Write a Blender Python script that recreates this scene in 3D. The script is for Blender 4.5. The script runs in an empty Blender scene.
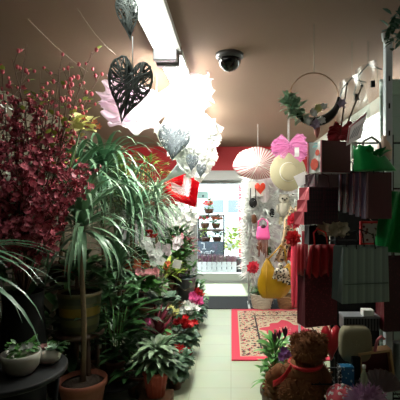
import bpy, math, random
from mathutils import Vector, Matrix
random.seed(11)
R = random.uniform
PI = math.pi
scn = bpy.context.scene
COL = scn.collection
EYE = 1.55
VX, VY, F = 231.0, 200.0, 400.0


def W(px, py, Y):
    """point of the room seen at pixel (px, py) at distance Y from the camera"""
    return Vector(((px - VX) * Y / F, Y, EYE - (py - VY) * Y / F))


def lin(c):
    return tuple(((v / 255) / 12.92 if v <= 10 else (((v / 255) + .055) / 1.055) ** 2.4) for v in c)


# ------------------------------------------------------------------ materials
MATS = {}


def new_mat(name):
    m = bpy.data.materials.new(name)
    m.use_nodes = True
    nt = m.node_tree
    b = nt.nodes['Principled BSDF']
    return m, nt, b


def mat(name, c1, c2=None, rough=.6, metal=0, noise=30, bump=0, sheen=0, spec=.5, alpha=1, trans=0, coat=0):
    """colour varies between c1 and c2 from piece to piece and by a fine noise"""
    if name in MATS:
        return MATS[name]
    m, nt, b = new_mat(name)
    c2 = c2 or tuple(min(255, v * 1.1) for v in c1)
    geo = nt.nodes.new('ShaderNodeNewGeometry')
    tc = nt.nodes.new('ShaderNodeTexCoord')
    no = nt.nodes.new('ShaderNodeTexNoise')
    no.inputs['Scale'].default_value = noise
    nt.links.new(tc.outputs['Object'], no.inputs['Vector'])
    ad = nt.nodes.new('ShaderNodeMath'); ad.operation = 'MULTIPLY_ADD'
    ad.inputs[1].default_value = .6
    nt.links.new(geo.outputs['Random Per Island'], ad.inputs[0])
    mu = nt.nodes.new('ShaderNodeMath'); mu.operation = 'MULTIPLY'; mu.inputs[1].default_value = .4
    nt.links.new(no.outputs['Fac'], mu.inputs[0])
    nt.links.new(mu.outputs[0], ad.inputs[2])
    mx = nt.nodes.new('ShaderNodeMix'); mx.data_type = 'RGBA'
    mx.inputs[6].default_value = (*lin(c1), 1)
    mx.inputs[7].default_value = (*lin(c2), 1)
    nt.links.new(ad.outputs[0], mx.inputs[0])
    nt.links.new(mx.outputs[2], b.inputs['Base Color'])
    b.inputs['Roughness'].default_value = rough
    b.inputs['Metallic'].default_value = metal
    b.inputs['Specular IOR Level'].default_value = spec
    b.inputs['Alpha'].default_value = alpha
    b.inputs['Coat Weight'].default_value = coat
    if trans:
        b.inputs['Transmission Weight'].default_value = trans
    if sheen:
        b.inputs['Sheen Weight'].default_value = sheen
    if bump:
        bp = nt.nodes.new('ShaderNodeBump'); bp.inputs['Strength'].default_value = bump
        bp.inputs['Distance'].default_value = .01
        nt.links.new(no.outputs['Fac'], bp.inputs['Height'])
        nt.links.new(bp.outputs['Normal'], b.inputs['Normal'])
    MATS[name] = m
    return m


def sheer(name, c, clear=.35, glow=.5):
    """thin woven cloth: part see-through, part diffuse, part translucent"""
    if name in MATS:
        return MATS[name]
    m, nt, b = new_mat(name)
    nt.nodes.remove(b)
    out = nt.nodes['Material Output']
    d = nt.nodes.new('ShaderNodeBsdfDiffuse'); d.inputs[0].default_value = (*lin(c), 1)
    t = nt.nodes.new('ShaderNodeBsdfTranslucent'); t.inputs[0].default_value = (*lin(c), 1)
    p = nt.nodes.new('ShaderNodeBsdfTransparent')
    a = nt.nodes.new('ShaderNodeMixShader'); a.inputs[0].default_value = glow
    s = nt.nodes.new('ShaderNodeMixShader'); s.inputs[0].default_value = clear
    nt.links.new(d.outputs[0], a.inputs[1]); nt.links.new(t.outputs[0], a.inputs[2])
    nt.links.new(a.outputs[0], s.inputs[1]); nt.links.new(p.outputs[0], s.inputs[2])
    nt.links.new(s.outputs[0], out.inputs[0])
    MATS[name] = m
    return m


def emit(name, c, s):
    m, nt, b = new_mat(name)
    b.inputs['Base Color'].default_value = (*lin(c), 1)
    b.inputs['Emission Color'].default_value = (*lin(c), 1)
    b.inputs['Emission Strength'].default_value = s
    return m


def stripes(name, cols, scale, axis='Z', rough=.6, offset=0.0):
    """bands of colour along an object axis; cols = [(position, rgb), ...] over one repeat"""
    m, nt, b = new_mat(name)
    tc = nt.nodes.new('ShaderNodeTexCoord'); sp = nt.nodes.new('ShaderNodeSeparateXYZ')
    nt.links.new(tc.outputs['Object'], sp.inputs[0])
    mm = nt.nodes.new('ShaderNodeMath'); mm.operation = 'MULTIPLY_ADD'
    mm.inputs[1].default_value = scale; mm.inputs[2].default_value = offset
    nt.links.new(sp.outputs[axis], mm.inputs[0])
    fr = nt.nodes.new('ShaderNodeMath'); fr.operation = 'FRACT'
    nt.links.new(mm.outputs[0], fr.inputs[0])
    cr = nt.nodes.new('ShaderNodeValToRGB'); cr.color_ramp.interpolation = 'CONSTANT'
    el = cr.color_ramp.elements
    while len(el) < len(cols):
        el.new(.5)
    for e, (p, c) in zip(el, cols):
        e.position = p; e.color = (*lin(c), 1)
    nt.links.new(fr.outputs[0], cr.inputs[0])
    nt.links.new(cr.outputs[0], b.inputs['Base Color'])
    b.inputs['Roughness'].default_value = rough
    return m


def plaid(name, base, l1, l2, sx=40, sz=30, rough=.5, w=.18):
    """checked paper: two sets of thin coloured lines on a base"""
    m, nt, b = new_mat(name)
    tc = nt.nodes.new('ShaderNodeTexCoord'); sp = nt.nodes.new('ShaderNodeSeparateXYZ')
    nt.links.new(tc.outputs['Object'], sp.inputs[0])
    last = None
    for axis, sc_, c in (('X', sx, l1), ('Z', sz, l2)):
        mm = nt.nodes.new('ShaderNodeMath'); mm.operation = 'MULTIPLY'; mm.inputs[1].default_value = sc_
        nt.links.new(sp.outputs[axis], mm.inputs[0])
        fr = nt.nodes.new('ShaderNodeMath'); fr.operation = 'FRACT'; nt.links.new(mm.outputs[0], fr.inputs[0])
        lt = nt.nodes.new('ShaderNodeMath'); lt.operation = 'LESS_THAN'; lt.inputs[1].default_value = w
        nt.links.new(fr.outputs[0], lt.inputs[0])
        mx = nt.nodes.new('ShaderNodeMix'); mx.data_type = 'RGBA'
        nt.links.new(lt.outputs[0], mx.inputs[0])
        if last is None:
            mx.inputs[6].default_value = (*lin(base), 1)
        else:
            nt.links.new(last, mx.inputs[6])
        mx.inputs[7].default_value = (*lin(c), 1)
        last = mx.outputs[2]
    nt.links.new(last, b.inputs['Base Color'])
    b.inputs['Roughness'].default_value = rough
    return m


def dots(name, base, dot, scale=60, size=.28, rough=.6, dot2=None):
    m, nt, b = new_mat(name)
    tc = nt.nodes.new('ShaderNodeTexCoord')
    vo = nt.nodes.new('ShaderNodeTexVoronoi'); vo.inputs['Scale'].default_value = scale
    nt.links.new(tc.outputs['Object'], vo.inputs['Vector'])
    lt = nt.nodes.new('ShaderNodeMath'); lt.operation = 'LESS_THAN'; lt.inputs[1].default_value = size
    nt.links.new(vo.outputs['Distance'], lt.inputs[0])
    mx = nt.nodes.new('ShaderNodeMix'); mx.data_type = 'RGBA'
    mx.inputs[6].default_value = (*lin(base), 1); mx.inputs[7].default_value = (*lin(dot), 1)
    nt.links.new(lt.outputs[0], mx.inputs[0])
    nt.links.new(mx.outputs[2], b.inputs['Base Color'])
    b.inputs['Roughness'].default_value = rough
    return m


def glass(name, tint=(240, 246, 248), clear=.93, gloss=.05):
    m, nt, b = new_mat(name)
    nt.nodes.remove(b)
    out = nt.nodes['Material Output']
    p = nt.nodes.new('ShaderNodeBsdfTransparent'); p.inputs[0].default_value = (*lin(tint), 1)
    g = nt.nodes.new('ShaderNodeBsdfGlossy'); g.inputs['Roughness'].default_value = gloss
    s = nt.nodes.new('ShaderNodeMixShader'); s.inputs[0].default_value = clear
    nt.links.new(g.outputs[0], s.inputs[1]); nt.links.new(p.outputs[0], s.inputs[2])
    nt.links.new(s.outputs[0], out.inputs[0])
    return m


# ------------------------------------------------------------------ mesh builder
class MB:
    def __init__(s):
        s.v = []; s.f = []; s.mi = []; s.cur = 0

    def face(s, idx):
        s.f.append(idx); s.mi.append(s.cur)

    def box(s, c, d, rz=0):
        cx, cy, cz = c; hx, hy, hz = d[0] / 2, d[1] / 2, d[2] / 2
        b = len(s.v); ca, sa = math.cos(rz), math.sin(rz)
        for z in (-hz, hz):
            for x, y in ((-hx, -hy), (hx, -hy), (hx, hy), (-hx, hy)):
                s.v.append(Vector((cx + x * ca - y * sa, cy + x * sa + y * ca, cz + z)))
        for q in ((0, 3, 2, 1), (4, 5, 6, 7), (0, 1, 5, 4), (1, 2, 6, 5), (2, 3, 7, 6), (3, 0, 4, 7)):
            s.face([b + i for i in q])
        return s

    def tube(s, pts, r, n=6, cap=True, closed=False):
        pts = [Vector(p) for p in pts]
        N = len(pts)
        rs = r if isinstance(r, (list, tuple)) else [r] * N
        b = len(s.v)
        prev = None
        for i, p in enumerate(pts):
            if closed:
                t = pts[(i + 1) % N] - pts[i - 1]
            else:
                t = pts[min(i + 1, N - 1)] - pts[max(i - 1, 0)]
            if t.length < 1e-9:
                t = Vector((0, 0, 1))
            t.normalize()
            if prev is None:
                a = Vector((0, 0, 1)) if abs(t.z) < .9 else Vector((1, 0, 0))
                u = t.cross(a).normalized()
            else:
                u = (prev - t * prev.dot(t))
                u = u.normalized() if u.length > 1e-6 else t.orthogonal().normalized()
            prev = u
            w = t.cross(u)
            for k in range(n):
                a = 2 * PI * k / n
                s.v.append(p + (u * math.cos(a) + w * math.sin(a)) * rs[i])
        M = N if closed else N - 1
        for i in range(M):
            for k in range(n):
                j = (i + 1) % N
                s.face([b + i * n + k, b + i * n + (k + 1) % n, b + j * n + (k + 1) % n, b + j * n + k])
        if cap and not closed:
            s.face([b + k for k in range(n)][::-1])
            s.face([b + (N - 1) * n + k for k in range(n)])
        return s

    def lathe(s, prof, c=(0, 0, 0), n=20, flute=0, nf=0):
        """revolve (radius, height) pairs about a vertical axis at c"""
        b = len(s.v); c = Vector(c)
        for r, z in prof:
            for k in range(n):
                a = 2 * PI * k / n
                rr = r * (1 + (flute * math.cos(nf * a) if nf else 0))
                s.v.append(c + Vector((rr * math.cos(a), rr * math.sin(a), z)))
        for i in range(len(prof) - 1):
            for k in range(n):
                s.face([b + i * n + k, b + i * n + (k + 1) % n, b + (i + 1) * n + (k + 1) % n, b + (i + 1) * n + k])
        if prof[0][0] > 1e-4:
            s.face([b + k for k in range(n)][::-1])
        if prof[-1][0] > 1e-4:
            s.face([b + (len(prof) - 1) * n + k for k in range(n)])
        return s

    def ball(s, c, r, n=10, m=7, squash=(1, 1, 1), rot=None, wob=0):
        b = len(s.v); c = Vector(c)
        for i in range(m + 1):
            th = PI * i / m
            for k in range(n):
                a = 2 * PI * k / n
                p = Vector((math.sin(th) * math.cos(a) * squash[0], math.sin(th) * math.sin(a) * squash[1], math.cos(th) * squash[2])) * r
                if wob:
                    p *= 1 + R(-wob, wob)
                if rot:
                    p = rot @ p
                s.v.append(c + p)
        for i in range(m):
            for k in range(n):
                s.face([b + i * n + k, b + (i + 1) * n + k, b + (i + 1) * n + (k + 1) % n, b + i * n + (k + 1) % n])
        return s

    def grid(s, fn, nu, nv, closed_u=False):
        b = len(s.v)
        for j in range(nv + 1):
            for i in range(nu + (0 if closed_u else 1)):
                s.v.append(Vector(fn(i / nu, j / nv)))
        w = nu if closed_u else nu + 1
        for j in range(nv):
            for i in range(nu):
                i2 = (i + 1) % w
                s.face([b + j * w + i, b + j * w + i2, b + (j + 1) * w + i2, b + (j + 1) * w + i])
        return s

    def blade(s, p, az, el, L, w, droop=1.2, n=6, fold=.25, shape='blade', twist=0):
        """one leaf: starts at p, heads for azimuth az at elevation el and bends down by droop"""
        p = Vector(p); b = len(s.v)
        for i in range(n + 1):
            t = i / n
            e = el - droop * t ** 1.3
            d = Vector((math.cos(az) * math.cos(e), math.sin(az) * math.cos(e), math.sin(e)))
            side = Vector((-math.sin(az), math.cos(az), 0))
            up = side.cross(d) * -1
            side = side * math.cos(twist * t) + up * math.sin(twist * t)
            if shape == 'blade':
                ww = w * min(1, .55 + 2 * t) * max(0.02, 1 - t ** 2.2)
            elif shape == 'heart':
                ww = w * max(.03, math.sin(PI * min(1, t * .88 + .12)) ** .7)
            else:
                ww = w * max(.03, math.sin(PI * (t * .96 + .03)) ** .8)
            s.v += [p - side * ww + up * ww * fold, p.copy(), p + side * ww + up * ww * fold]
            p = p + d * (L / n)
        for i in range(n):
            for k in (0, 1):
                q = b + i * 3 + k
                s.face([q, q + 1, q + 4, q + 3])
        return s

    def petals(s, c, nrm, r, k=5, cup=.3, wide=.6, spin=None):
        """a small open flower of k petals facing nrm"""
        c = Vector(c); nrm = Vector(nrm).normalized()
        u = nrm.orthogonal().normalized(); v = nrm.cross(u)
        a0 = R(0, 6) if spin is None else spin
        for i in range(k):
            a = a0 + 2 * PI * i / k
            d = u * math.cos(a) + v * math.sin(a)
            t = nrm.cross(d)
            b = len(s.v)
            rr = r * R(.88, 1.1)
            s.v += [c, c + d * rr * .55 - t * rr * wide * .5 + nrm * rr * cup * .35, c + d * rr * .62 + nrm * rr * cup * .15,
                    c + d * rr * .55 + t * rr * wide * .5 + nrm * rr * cup * .35, c + d * rr + nrm * rr * cup]
            s.face([b, b + 1, b + 2]); s.face([b, b + 2, b + 3]); s.face([b + 1, b + 4, b + 2]); s.face([b + 2, b + 4, b + 3])
        return s

    def fluff(s, c, r, n, L, w=.006, squash=(1, 1, 1)):
        """short hairs or feather barbs standing out of a ball"""
        c = Vector(c)
        for _ in range(n):
            z = R(-1, 1); a = R(0, 2 * PI); q = math.sqrt(1 - z * z)
            d = Vector((q * math.cos(a), q * math.sin(a), z))
            p = c + Vector((d.x * r * squash[0], d.y * r * squash[1], d.z * r * squash[2]))
            t = (d + Vector((R(-.5, .5), R(-.5, .5), R(-.6, .3)))).normalized()
            sd = t.orthogonal().normalized() * w
            b = len(s.v)
            l = L * R(.6, 1.2)
            s.v += [p - sd, p + sd, p + t * l * .6 + sd * .8, p + t * l * .6 - sd * .8, p + t * l]
            s.face([b, b + 1, b + 2, b + 3]); s.face([b + 3, b + 2, b + 4])
        return s

    def xform(s, M, start=0):
        for i in range(start, len(s.v)):
            s.v[i] = M @ s.v[i]
        return s

    def build(s, name, m, parent=None, w=False, smooth=True, solid=0, bevel=0, sub=0):
        off = Vector((0, 0, 0))
        if w and parent is not None:
            q = parent
            while q is not None:
                off += q.location; q = q.parent
        me = bpy.data.meshes.new(name)
        me.from_pydata([tuple(v - off) for v in s.v], [], s.f)
        ms = m if isinstance(m, (list, tuple)) else [m]
        for x in ms:
            me.materials.append(x)
        for p, i in zip(me.polygons, s.mi):
            p.use_smooth = smooth
            p.material_index = i
        me.update()
        o = bpy.data.objects.new(name, me)
        COL.objects.link(o)
        if parent is not None:
            o.parent = parent
        if solid:
            md = o.modifiers.new('solid', 'SOLIDIFY'); md.thickness = solid
        if bevel:
            md = o.modifiers.new('bevel', 'BEVEL'); md.width = bevel; md.segments = 2
        if sub:
            md = o.modifiers.new('sub', 'SUBSURF'); md.levels = sub; md.render_levels = sub
        return o


def thing(name, label, cat, loc=(0, 0, 0), group=None, rz=0):
    o = bpy.data.objects.new(name, None)
    o.empty_display_size = .05
    COL.objects.link(o)
    o.location = loc; o.rotation_euler = (0, 0, rz)
    o['label'] = label; o['category'] = cat
    if group:
        o['group'] = group
    return o


def tag(o, label, cat, group=None):
    o['label'] = label; o['category'] = cat
    if group:
        o['group'] = group
    return o


def struct(name, mb, m, **k):
    o = mb.build(name, m, smooth=False, **k)
    o['kind'] = 'structure'
    return o


def lab(o, label):
    o['label'] = label
    return o


def dup(root, loc, label, rz=None, sc=None):
    """copy a thing with its parts and sub-parts"""
    r = root.copy(); COL.objects.link(r)
    r.location = loc; r['label'] = label
    if rz is not None:
        r.rotation_euler = (0, 0, rz)
    if sc is not None:
        r.scale = (sc, sc, sc)
    for ch in list(root.children):
        c = ch.copy(); COL.objects.link(c); c.parent = r
        for g in list(ch.children):
            d = g.copy(); COL.objects.link(d); d.parent = c
    return r


# colours -----------------------------------------------------------
M_black = mat('black_metal', (16, 16, 17), (24, 24, 26), rough=.6, spec=.2)
M_white_metal = mat('white_metal', (215, 218, 220), (228, 230, 232), rough=.4)
M_wire = mat('thin_wire', (120, 110, 95), (140, 128, 110), rough=.4, metal=.5)
M_wood = mat('dark_wood', (58, 40, 28), (84, 58, 40), rough=.6, noise=14)
M_soil = mat('soil', (40, 30, 22), (62, 46, 34), rough=.95, noise=90, bump=.6)
M_terra = mat('terracotta', (112, 60, 42), (134, 74, 52), rough=.8)
M_brownpot = mat('brown_plastic', (92, 58, 44), (112, 72, 54), rough=.5)
M_redpot = mat('red_clay', (146, 52, 40), (170, 70, 54), rough=.6)
M_whitepot = mat('white_ceramic', (170, 168, 158), (190, 187, 176), rough=.35)
M_bark = mat('bark', (96, 80, 60), (128, 108, 82), rough=.9, noise=60, bump=.5)
G_dark = mat('leaf_dark_green', (30, 62, 30), (52, 92, 44), rough=.42)
G_mid = mat('leaf_mid_green', (48, 96, 42), (84, 132, 62), rough=.42)
G_grey = mat('leaf_grey_green', (66, 112, 76), (134, 166, 134), rough=.36)
G_blue = mat('leaf_blue_green', (48, 98, 64), (112, 152, 122), rough=.36)
G_silver = mat('leaf_silver_green', (120, 162, 130), (196, 218, 194), rough=.4)
G_lime = mat('leaf_lime', (96, 134, 44), (190, 204, 84), rough=.45)
G_varieg = mat('leaf_cream_green', (36, 74, 40), (160, 184, 148), rough=.4, noise=60)
G_wine = mat('leaf_wine', (84, 18, 36), (136, 36, 58), rough=.5)
P_red = mat('petal_red', (190, 18, 30), (222, 44, 50), rough=.55)
P_wine = mat('petal_wine', (116, 20, 34), (150, 34, 46), rough=.6)
P_pink = mat('petal_pink', (224, 70, 150), (240, 120, 180), rough=.55)
P_rose = mat('petal_rose', (214, 130, 140), (232, 164, 168), rough=.55)
P_white = mat('petal_white', (232, 232, 228), (248, 248, 246), rough=.55)
P_orange = mat('petal_orange', (214, 98, 62), (232, 130, 96), rough=.55)
P_cream = mat('petal_cream', (220, 220, 140), (238, 236, 180), rough=.55)
P_violet = mat('petal_violet', (136, 82, 158), (168, 112, 186), rough=.55)
P_plum = mat('petal_plum', (52, 18, 40), (84, 30, 60), rough=.5)

# ------------------------------------------------------------------ room
XL, XR, YB, YF, ZC = -2.05, 1.42, 7.5, -1.2, 2.54


def floor_mat():
    m, nt, b = new_mat('cream_tile')
    tc = nt.nodes.new('ShaderNodeTexCoord')
    br = nt.nodes.new('ShaderNodeTexBrick')
    br.offset = 0
    br.inputs['Scale'].default_value = 1
    br.inputs['Brick Width'].default_value = .33; br.inputs['Row Height'].default_value = .33
    br.inputs['Mortar Size'].default_value = .003
    br.inputs['Color1'].default_value = (*lin((170, 179, 151)), 1)
    br.inputs['Color2'].default_value = (*lin((165, 174, 147)), 1)
    br.inputs['Mortar'].default_value = (*lin((150, 151, 128)), 1)
    nt.links.new(tc.outputs['Object'], br.inputs['Vector'])
    no = nt.nodes.new('ShaderNodeTexNoise'); no.inputs['Scale'].default_value = 5
    nt.links.new(tc.outputs['Object'], no.inputs['Vector'])
    mx = nt.nodes.new('ShaderNodeMix'); mx.data_type = 'RGBA'; mx.blend_type = 'MULTIPLY'
    mx.inputs[0].default_value = .16
    nt.links.new(br.outputs[0], mx.inputs[6]); nt.links.new(no.outputs['Color'], mx.inputs[7])
    nt.links.new(mx.outputs[2], b.inputs['Base Color'])
    b.inputs['Roughness'].default_value = .38
    return m


struct('floor', MB().box(((XL + XR) / 2, (YF + YB) / 2, -.05), (XR - XL + .2, YB - YF + .2, .1)), floor_mat())
struct('ceiling', MB().box(((XL + XR) / 2, (YF + YB) / 2, ZC + .05), (XR - XL + .2, YB - YF + .2, .1)),
       mat('ceiling_board', (134, 106, 88), (141, 113, 95), rough=.85, noise=3))
M_wl = mat('olive_wall', (62, 52, 36), (70, 60, 42), rough=.85, noise=4)
M_wr = mat('pale_wall', (186, 184, 172), (196, 194, 184), rough=.8, noise=4)
struct('wall_left', MB().box((XL - .05, (YF + YB) / 2, ZC / 2), (.1, YB - YF, ZC)), M_wl)
struct('wall_right', MB().box((XR + .05, (YF + YB) / 2, ZC / 2), (.1, YB - YF, ZC)), M_wr)
struct('wall_front', MB().box(((XL + XR) / 2, YF - .05, ZC / 2), (XR - XL + .2, .1, ZC)), M_wl)
# back wall with the doorway (and a side window) left open
DX0, DX1, DZ = -.70, .36, 1.94
SX0, SX1, SZ0 = -.98, -.76, .75
wb = MB()
wb.box(((XL + SX0) / 2, YB + .06, ZC / 2), (SX0 - XL, .12, ZC))
wb.box(((SX1 + DX0) / 2, YB + .06, ZC / 2), (DX0 - SX1, .12, ZC))
wb.box(((DX1 + XR) / 2, YB + .06, ZC / 2), (XR - DX1, .12, ZC))
wb.box(((SX0 + SX1) / 2, YB + .06, SZ0 / 2), (SX1 - SX0, .12, SZ0))
wb.box(((SX0 + SX1) / 2, YB + .06, (DZ + ZC) / 2), (SX1 - SX0, .12, ZC - DZ))
wb.box(((DX0 + DX1) / 2, YB + .06, (DZ + ZC) / 2), (DX1 - DX0, .12, ZC - DZ))
struct('wall_back', wb, mat('grey_wall', (178, 180, 180), (188, 190, 190), rough=.8, noise=4))
struct('trim_1', MB().box(((XL + XR) / 2, YB - .04, (2.08 + ZC) / 2), (XR - XL - .02, .08, ZC - 2.08)).box(((XL - .84) / 2, YB - .03, (1.45 + 2.08) / 2), (-.84 - XL, .06, 2.08 - 1.45)),
       mat('red_paint', (176, 26, 36), (186, 32, 42), rough=.6, noise=3))
tr = MB().box((.02, YB - .11, 2.0), (1.1, .2, .14)); tr.box((.02, YB - .12, 2.075), (1.14, .24, .02)); tr.box((.02, YB - .12, 1.925), (1.14, .22, .02))
struct('trim_2', tr, mat('grey_roller_box', (176, 176, 176), (186, 186, 186), rough=.5))

# glass door and side window
M_alu = mat('grey_aluminium', (168, 170, 170), (178, 180, 180), rough=.4, metal=.2)
M_glass = glass('door_glass')
door = bpy.data.objects.new('door_1', None); COL.objects.link(door); door.location = ((DX0 + DX1) / 2, YB, 0)
door['kind'] = 'structure'
d = MB()
d.box((-.66, YB + .03, .97), (.06, .07, 1.92)); d.box((.25, YB + .03, .97), (.11, .07, 1.92))
d.box((-.2, YB + .03, .10), (.86, .07, .16)); d.box((-.2, YB + .03, 1.89), (.86, .07, .08))
d.build('door_frame', M_alu, door, w=True, smooth=False, bevel=.006)
d = MB().box((.335, YB + .03, .97), (.05, .09, 1.92)).box((-.685, YB + .03, .97), (.02, .09, 1.92))
d.build('door_jamb', M_alu, door, w=True, smooth=False)
MB().box((-.21, YB + .03, 1.02), (.86, .012, 1.7)).build('door_pane', M_glass, door, w=True, smooth=False)
MB().tube([(.24, YB - .02, .85), (.24, YB - .06, .87), (.24, YB - .06, 1.08), (.24, YB - .02, 1.10)], .010).build('door_handle', M_black, door, w=True)
MB().box((-.17, YB + .01, .012), (1.02, .12, .024)).build('door_sill', M_alu, door, w=True, smooth=False)
win = bpy.data.objects.new('window_1', None); COL.objects.link(win); win.location = ((SX0 + SX1) / 2, YB, SZ0); win['kind'] = 'structure'
d = MB()
for x in (SX0 + .02, SX1 - .02):
    d.box((x, YB + .04, (SZ0 + DZ) / 2), (.04, .06, DZ - SZ0))
for z in (SZ0 + .02, DZ - .02):
    d.box(((SX0 + SX1) / 2, YB + .04, z), (SX1 - SX0, .06, .04))
d.build('window_frame', M_alu, win, w=True, smooth=False)
MB().box(((SX0 + SX1) / 2, YB + .04, (SZ0 + DZ) / 2), (SX1 - SX0 - .05, .01, DZ - SZ0 - .05)).build('window_pane', M_glass, win, w=True, smooth=False)

# pale blue sticker on the door glass
st = thing('door_sticker', 'small pale turquoise sticker with a dark dot on the glass of the door', 'sticker', W(203, 198, YB + .02))
MB().box(W(203, 195, YB + .02), (.2, .004, .14)).build('sticker_sheet', mat('pale_turquoise', (170, 214, 218), (180, 222, 226)), st, w=True, smooth=False)
MB().ball(W(203, 196, YB + .015), .022, squash=(1, .2, 1)).build('dot', mat('slate_dot', (84, 110, 120)), st, w=True)

# ------------------------------------------------------------------ outside
struct('pavement', MB().box((0, 13.6, -.09), (14, 12, .1)), mat('pale_paving', (188, 188, 184), (204, 204, 200), rough=.8, noise=6))


def leafball(mb, c, r, n, L, w, squash=(1, 1, 1), shape='oval', droop=.8):
    c = Vector(c)
    for _ in range(n):
        z = R(-.5, 1); a = R(0, 2 * PI); q = math.sqrt(1 - z * z) * R(.3, 1)
        p = c + Vector((q * math.cos(a) * r * squash[0], q * math.sin(a) * r * squash[1], z * r * squash[2]))
        mb.blade(p, a + R(-.6, .6), R(-.3, .9), L * R(.7, 1.2), w * R(.8, 1.2), droop=R(.3, 1) * droop, n=4, shape=shape)


# outdoor stand with plants
sd = thing('plant_stand', 'dark outdoor plant stand with three shelves seen through the glass door', 'stand', (-.42, 8.45, -.04))
for z in (.63, .92, 1.22):
    MB().box((-.42, 8.45, z), (.56, .3, .025)).build('shelf', M_wood, sd, w=True, smooth=False)
for x in (-.69, -.15):
    for y in (8.32, 8.58):
        MB().box((x, y, .6), (.025, .025, 1.28)).build('post', M_black, sd, w=True, smooth=False)


def outdoor_pot(px, py, Y, r, pm, lm, n, label, name='potted_flower', hgt=.1, group=None):
    p = W(px, py, Y)
    t = thing(name, label, 'potted plant', p, group)
    MB().lathe([(r * .5, 0), (r * .7, hgt), (r * .74, hgt), (r * .6, hgt - .01)], n=12).build('pot', M_brownpot, t)
    f = MB(); leafball(f, (0, 0, hgt + .05), r * .9, 34, .09, .028); f.build('foliage', lm, t)
    if pm:
        b = MB()
        for _ in range(n):
            a = R(0, 6.28); q = R(0, r)
            b.petals((q * math.cos(a), q * math.sin(a) - .03, hgt + .09 + R(0, .05)), (R(-.4, .4), -.8, R(.2, 1)), .045, 6)
        b.build('blossoms', pm, t)
    return t


outdoor_pot(209, 213.6, 8.42, .15, P_red, G_mid, 20, 'red flowering plant on the top shelf of the outdoor stand')
outdoor_pot(205, 228, 8.42, .15, P_red, G_mid, 18, 'bright red flowering plant on the middle shelf of the outdoor stand')
outdoor_pot(216, 228, 8.42, .14, P_orange, G_mid, 14, 'orange flowering plant on the middle shelf of the outdoor stand')
outdoor_pot(206, 242, 8.42, .15, None, G_lime, 0, 'pale green leafy plant on the lowest shelf of the outdoor stand', 'potted_plant')
outdoor_pot(217, 242, 8.42, .15, P_white, G_dark, 5, 'dark green plant with white specks on the lowest outdoor shelf', 'potted_plant')
# signboard with chalk writing that cannot be read
sg = thing('sign_board', 'dark slate signboard with worn white chalk writing outside the door', 'sign', (-.42, 8.27, -.04))
sl = mat('slate', (84, 94, 106), (96, 106, 118), rough=.7)
MB().box((-.42, 8.27, .33), (.52, .03, .72)).build('board', sl, sg, w=True, smooth=False)
ch = MB()
yy = 8.25
for pts in ([(201, 243.2), (204.2, 243.2), (204.2, 249), (202, 249), (206, 249)],
            [(201.2, 251), (201.6, 254), (203, 251.5), (204, 254), (205.5, 251.4)],
            [(206.5, 253.8), (207, 251), (208.6, 252), (207.4, 253.2), (209.2, 254)],
            [(210, 254), (210.3, 251.2), (212, 250.6), (213, 252.2), (214, 250.8)],
            [(201, 256), (208, 255.6), (214, 256.2)]):
    ch.tube([W(x, y, yy) for x, y in pts], .011, n=4)
ch.build('chalk_writing', mat('chalk', (214, 218, 220), rough=.9), sg, w=True)
# heather trough and white planter
tr_ = thing('flower_trough', 'white wooden trough of pink heather outside the glass door', 'planter', (-.32, 8.0, -.04))
t_ = MB()
for i in range(9):
    t_.box((-.72 + i * .098, 7.88, .15), (.085, .02, .36))
t_.box((-.33, 8.0, .05), (.86, .22, .18)); t_.box((-.33, 8.0, .25), (.86, .2, .04))
t_.build('slat_box', mat('white_wood', (218, 218, 214), (232, 232, 230)), tr_, w=True, smooth=False)
t_ = MB()
for _ in range(620):
    p = Vector((R(-.74, .08), R(7.90, 8.1), .27))
    t_.blade(p, R(0, 6.28), R(1.0, 1.5), R(.12, .24), .014, droop=.3, n=3)
t_.build('heather', mat('heather_pink', (150, 70, 120), (120, 120, 92)), tr_, w=True)
bs = thing('bushy_shrub', 'bright green bushy shrub in a dark tub outside the glass door', 'shrub', (.05, 8.4, -.04))
MB().lathe([(.13, 0), (.17, .36), (.18, .38), (.15, .36)], n=14).build('tub', M_black, bs)
b_ = MB(); leafball(b_, (0, 0, .68), .24, 160, .13, .035, (1, 1, 1.35)); b_.build('foliage', G_lime, bs)
po = thing('street_pole', 'slim red pole standing on the pavement outside', 'pole', (.20, 8.9, -.04))
MB().tube([(0, 0, 0), (0, 0, 3)], .03, n=8).build('pole_shaft', mat('red_pole', (206, 60, 80)), po)
MB().lathe([(.09, 0), (.09, .03), (.04, .05)], n=12).build('base', M_black, po)
# parked van beyond
van = thing('van', 'pale parked van across the pavement seen through the door glass', 'van', (.1, 14.2, -.04))
pf = [(-1.9, .35), (-1.9, 1.0), (-1.2, 1.15), (-.75, 1.75), (1.9, 1.8), (2.0, .35)]
v_ = MB()
for y in (-.8, .8):
    v_.v += [Vector((x, y, z)) for x, z in pf]
v_.face([5, 4, 3, 2, 1, 0]); v_.face([6, 7, 8, 9, 10, 11])
for i in range(6):
    j = (i + 1) % 6
    v_.face([i, j, 6 + j, 6 + i])
v_.build('body', mat('van_paint', (205, 212, 214), rough=.4), van, smooth=False, bevel=.05)
for x0, x1 in ((-1.0, -.35), (-.2, .55), (.7, 1.5)):
    MB().box(((x0 + x1) / 2, -.81, 1.38), (x1 - x0, .02, .42)).build('side_window', mat('van_glass', (120, 132, 138), rough=.2), van, smooth=False, bevel=.008)
for x in (-1.2, 1.25):
    for y in (-.75, .75):
        w_ = MB().lathe([(.1, -.1), (.3, -.1), (.32, -.06), (.32, .06), (.3, .1), (.1, .1)], n=20)
        w_.xform(Matrix.Translation((x, y, .35)) @ Matrix.Rotation(PI / 2, 4, 'X'))
        w_.build('wheel', M_black, van)

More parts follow.
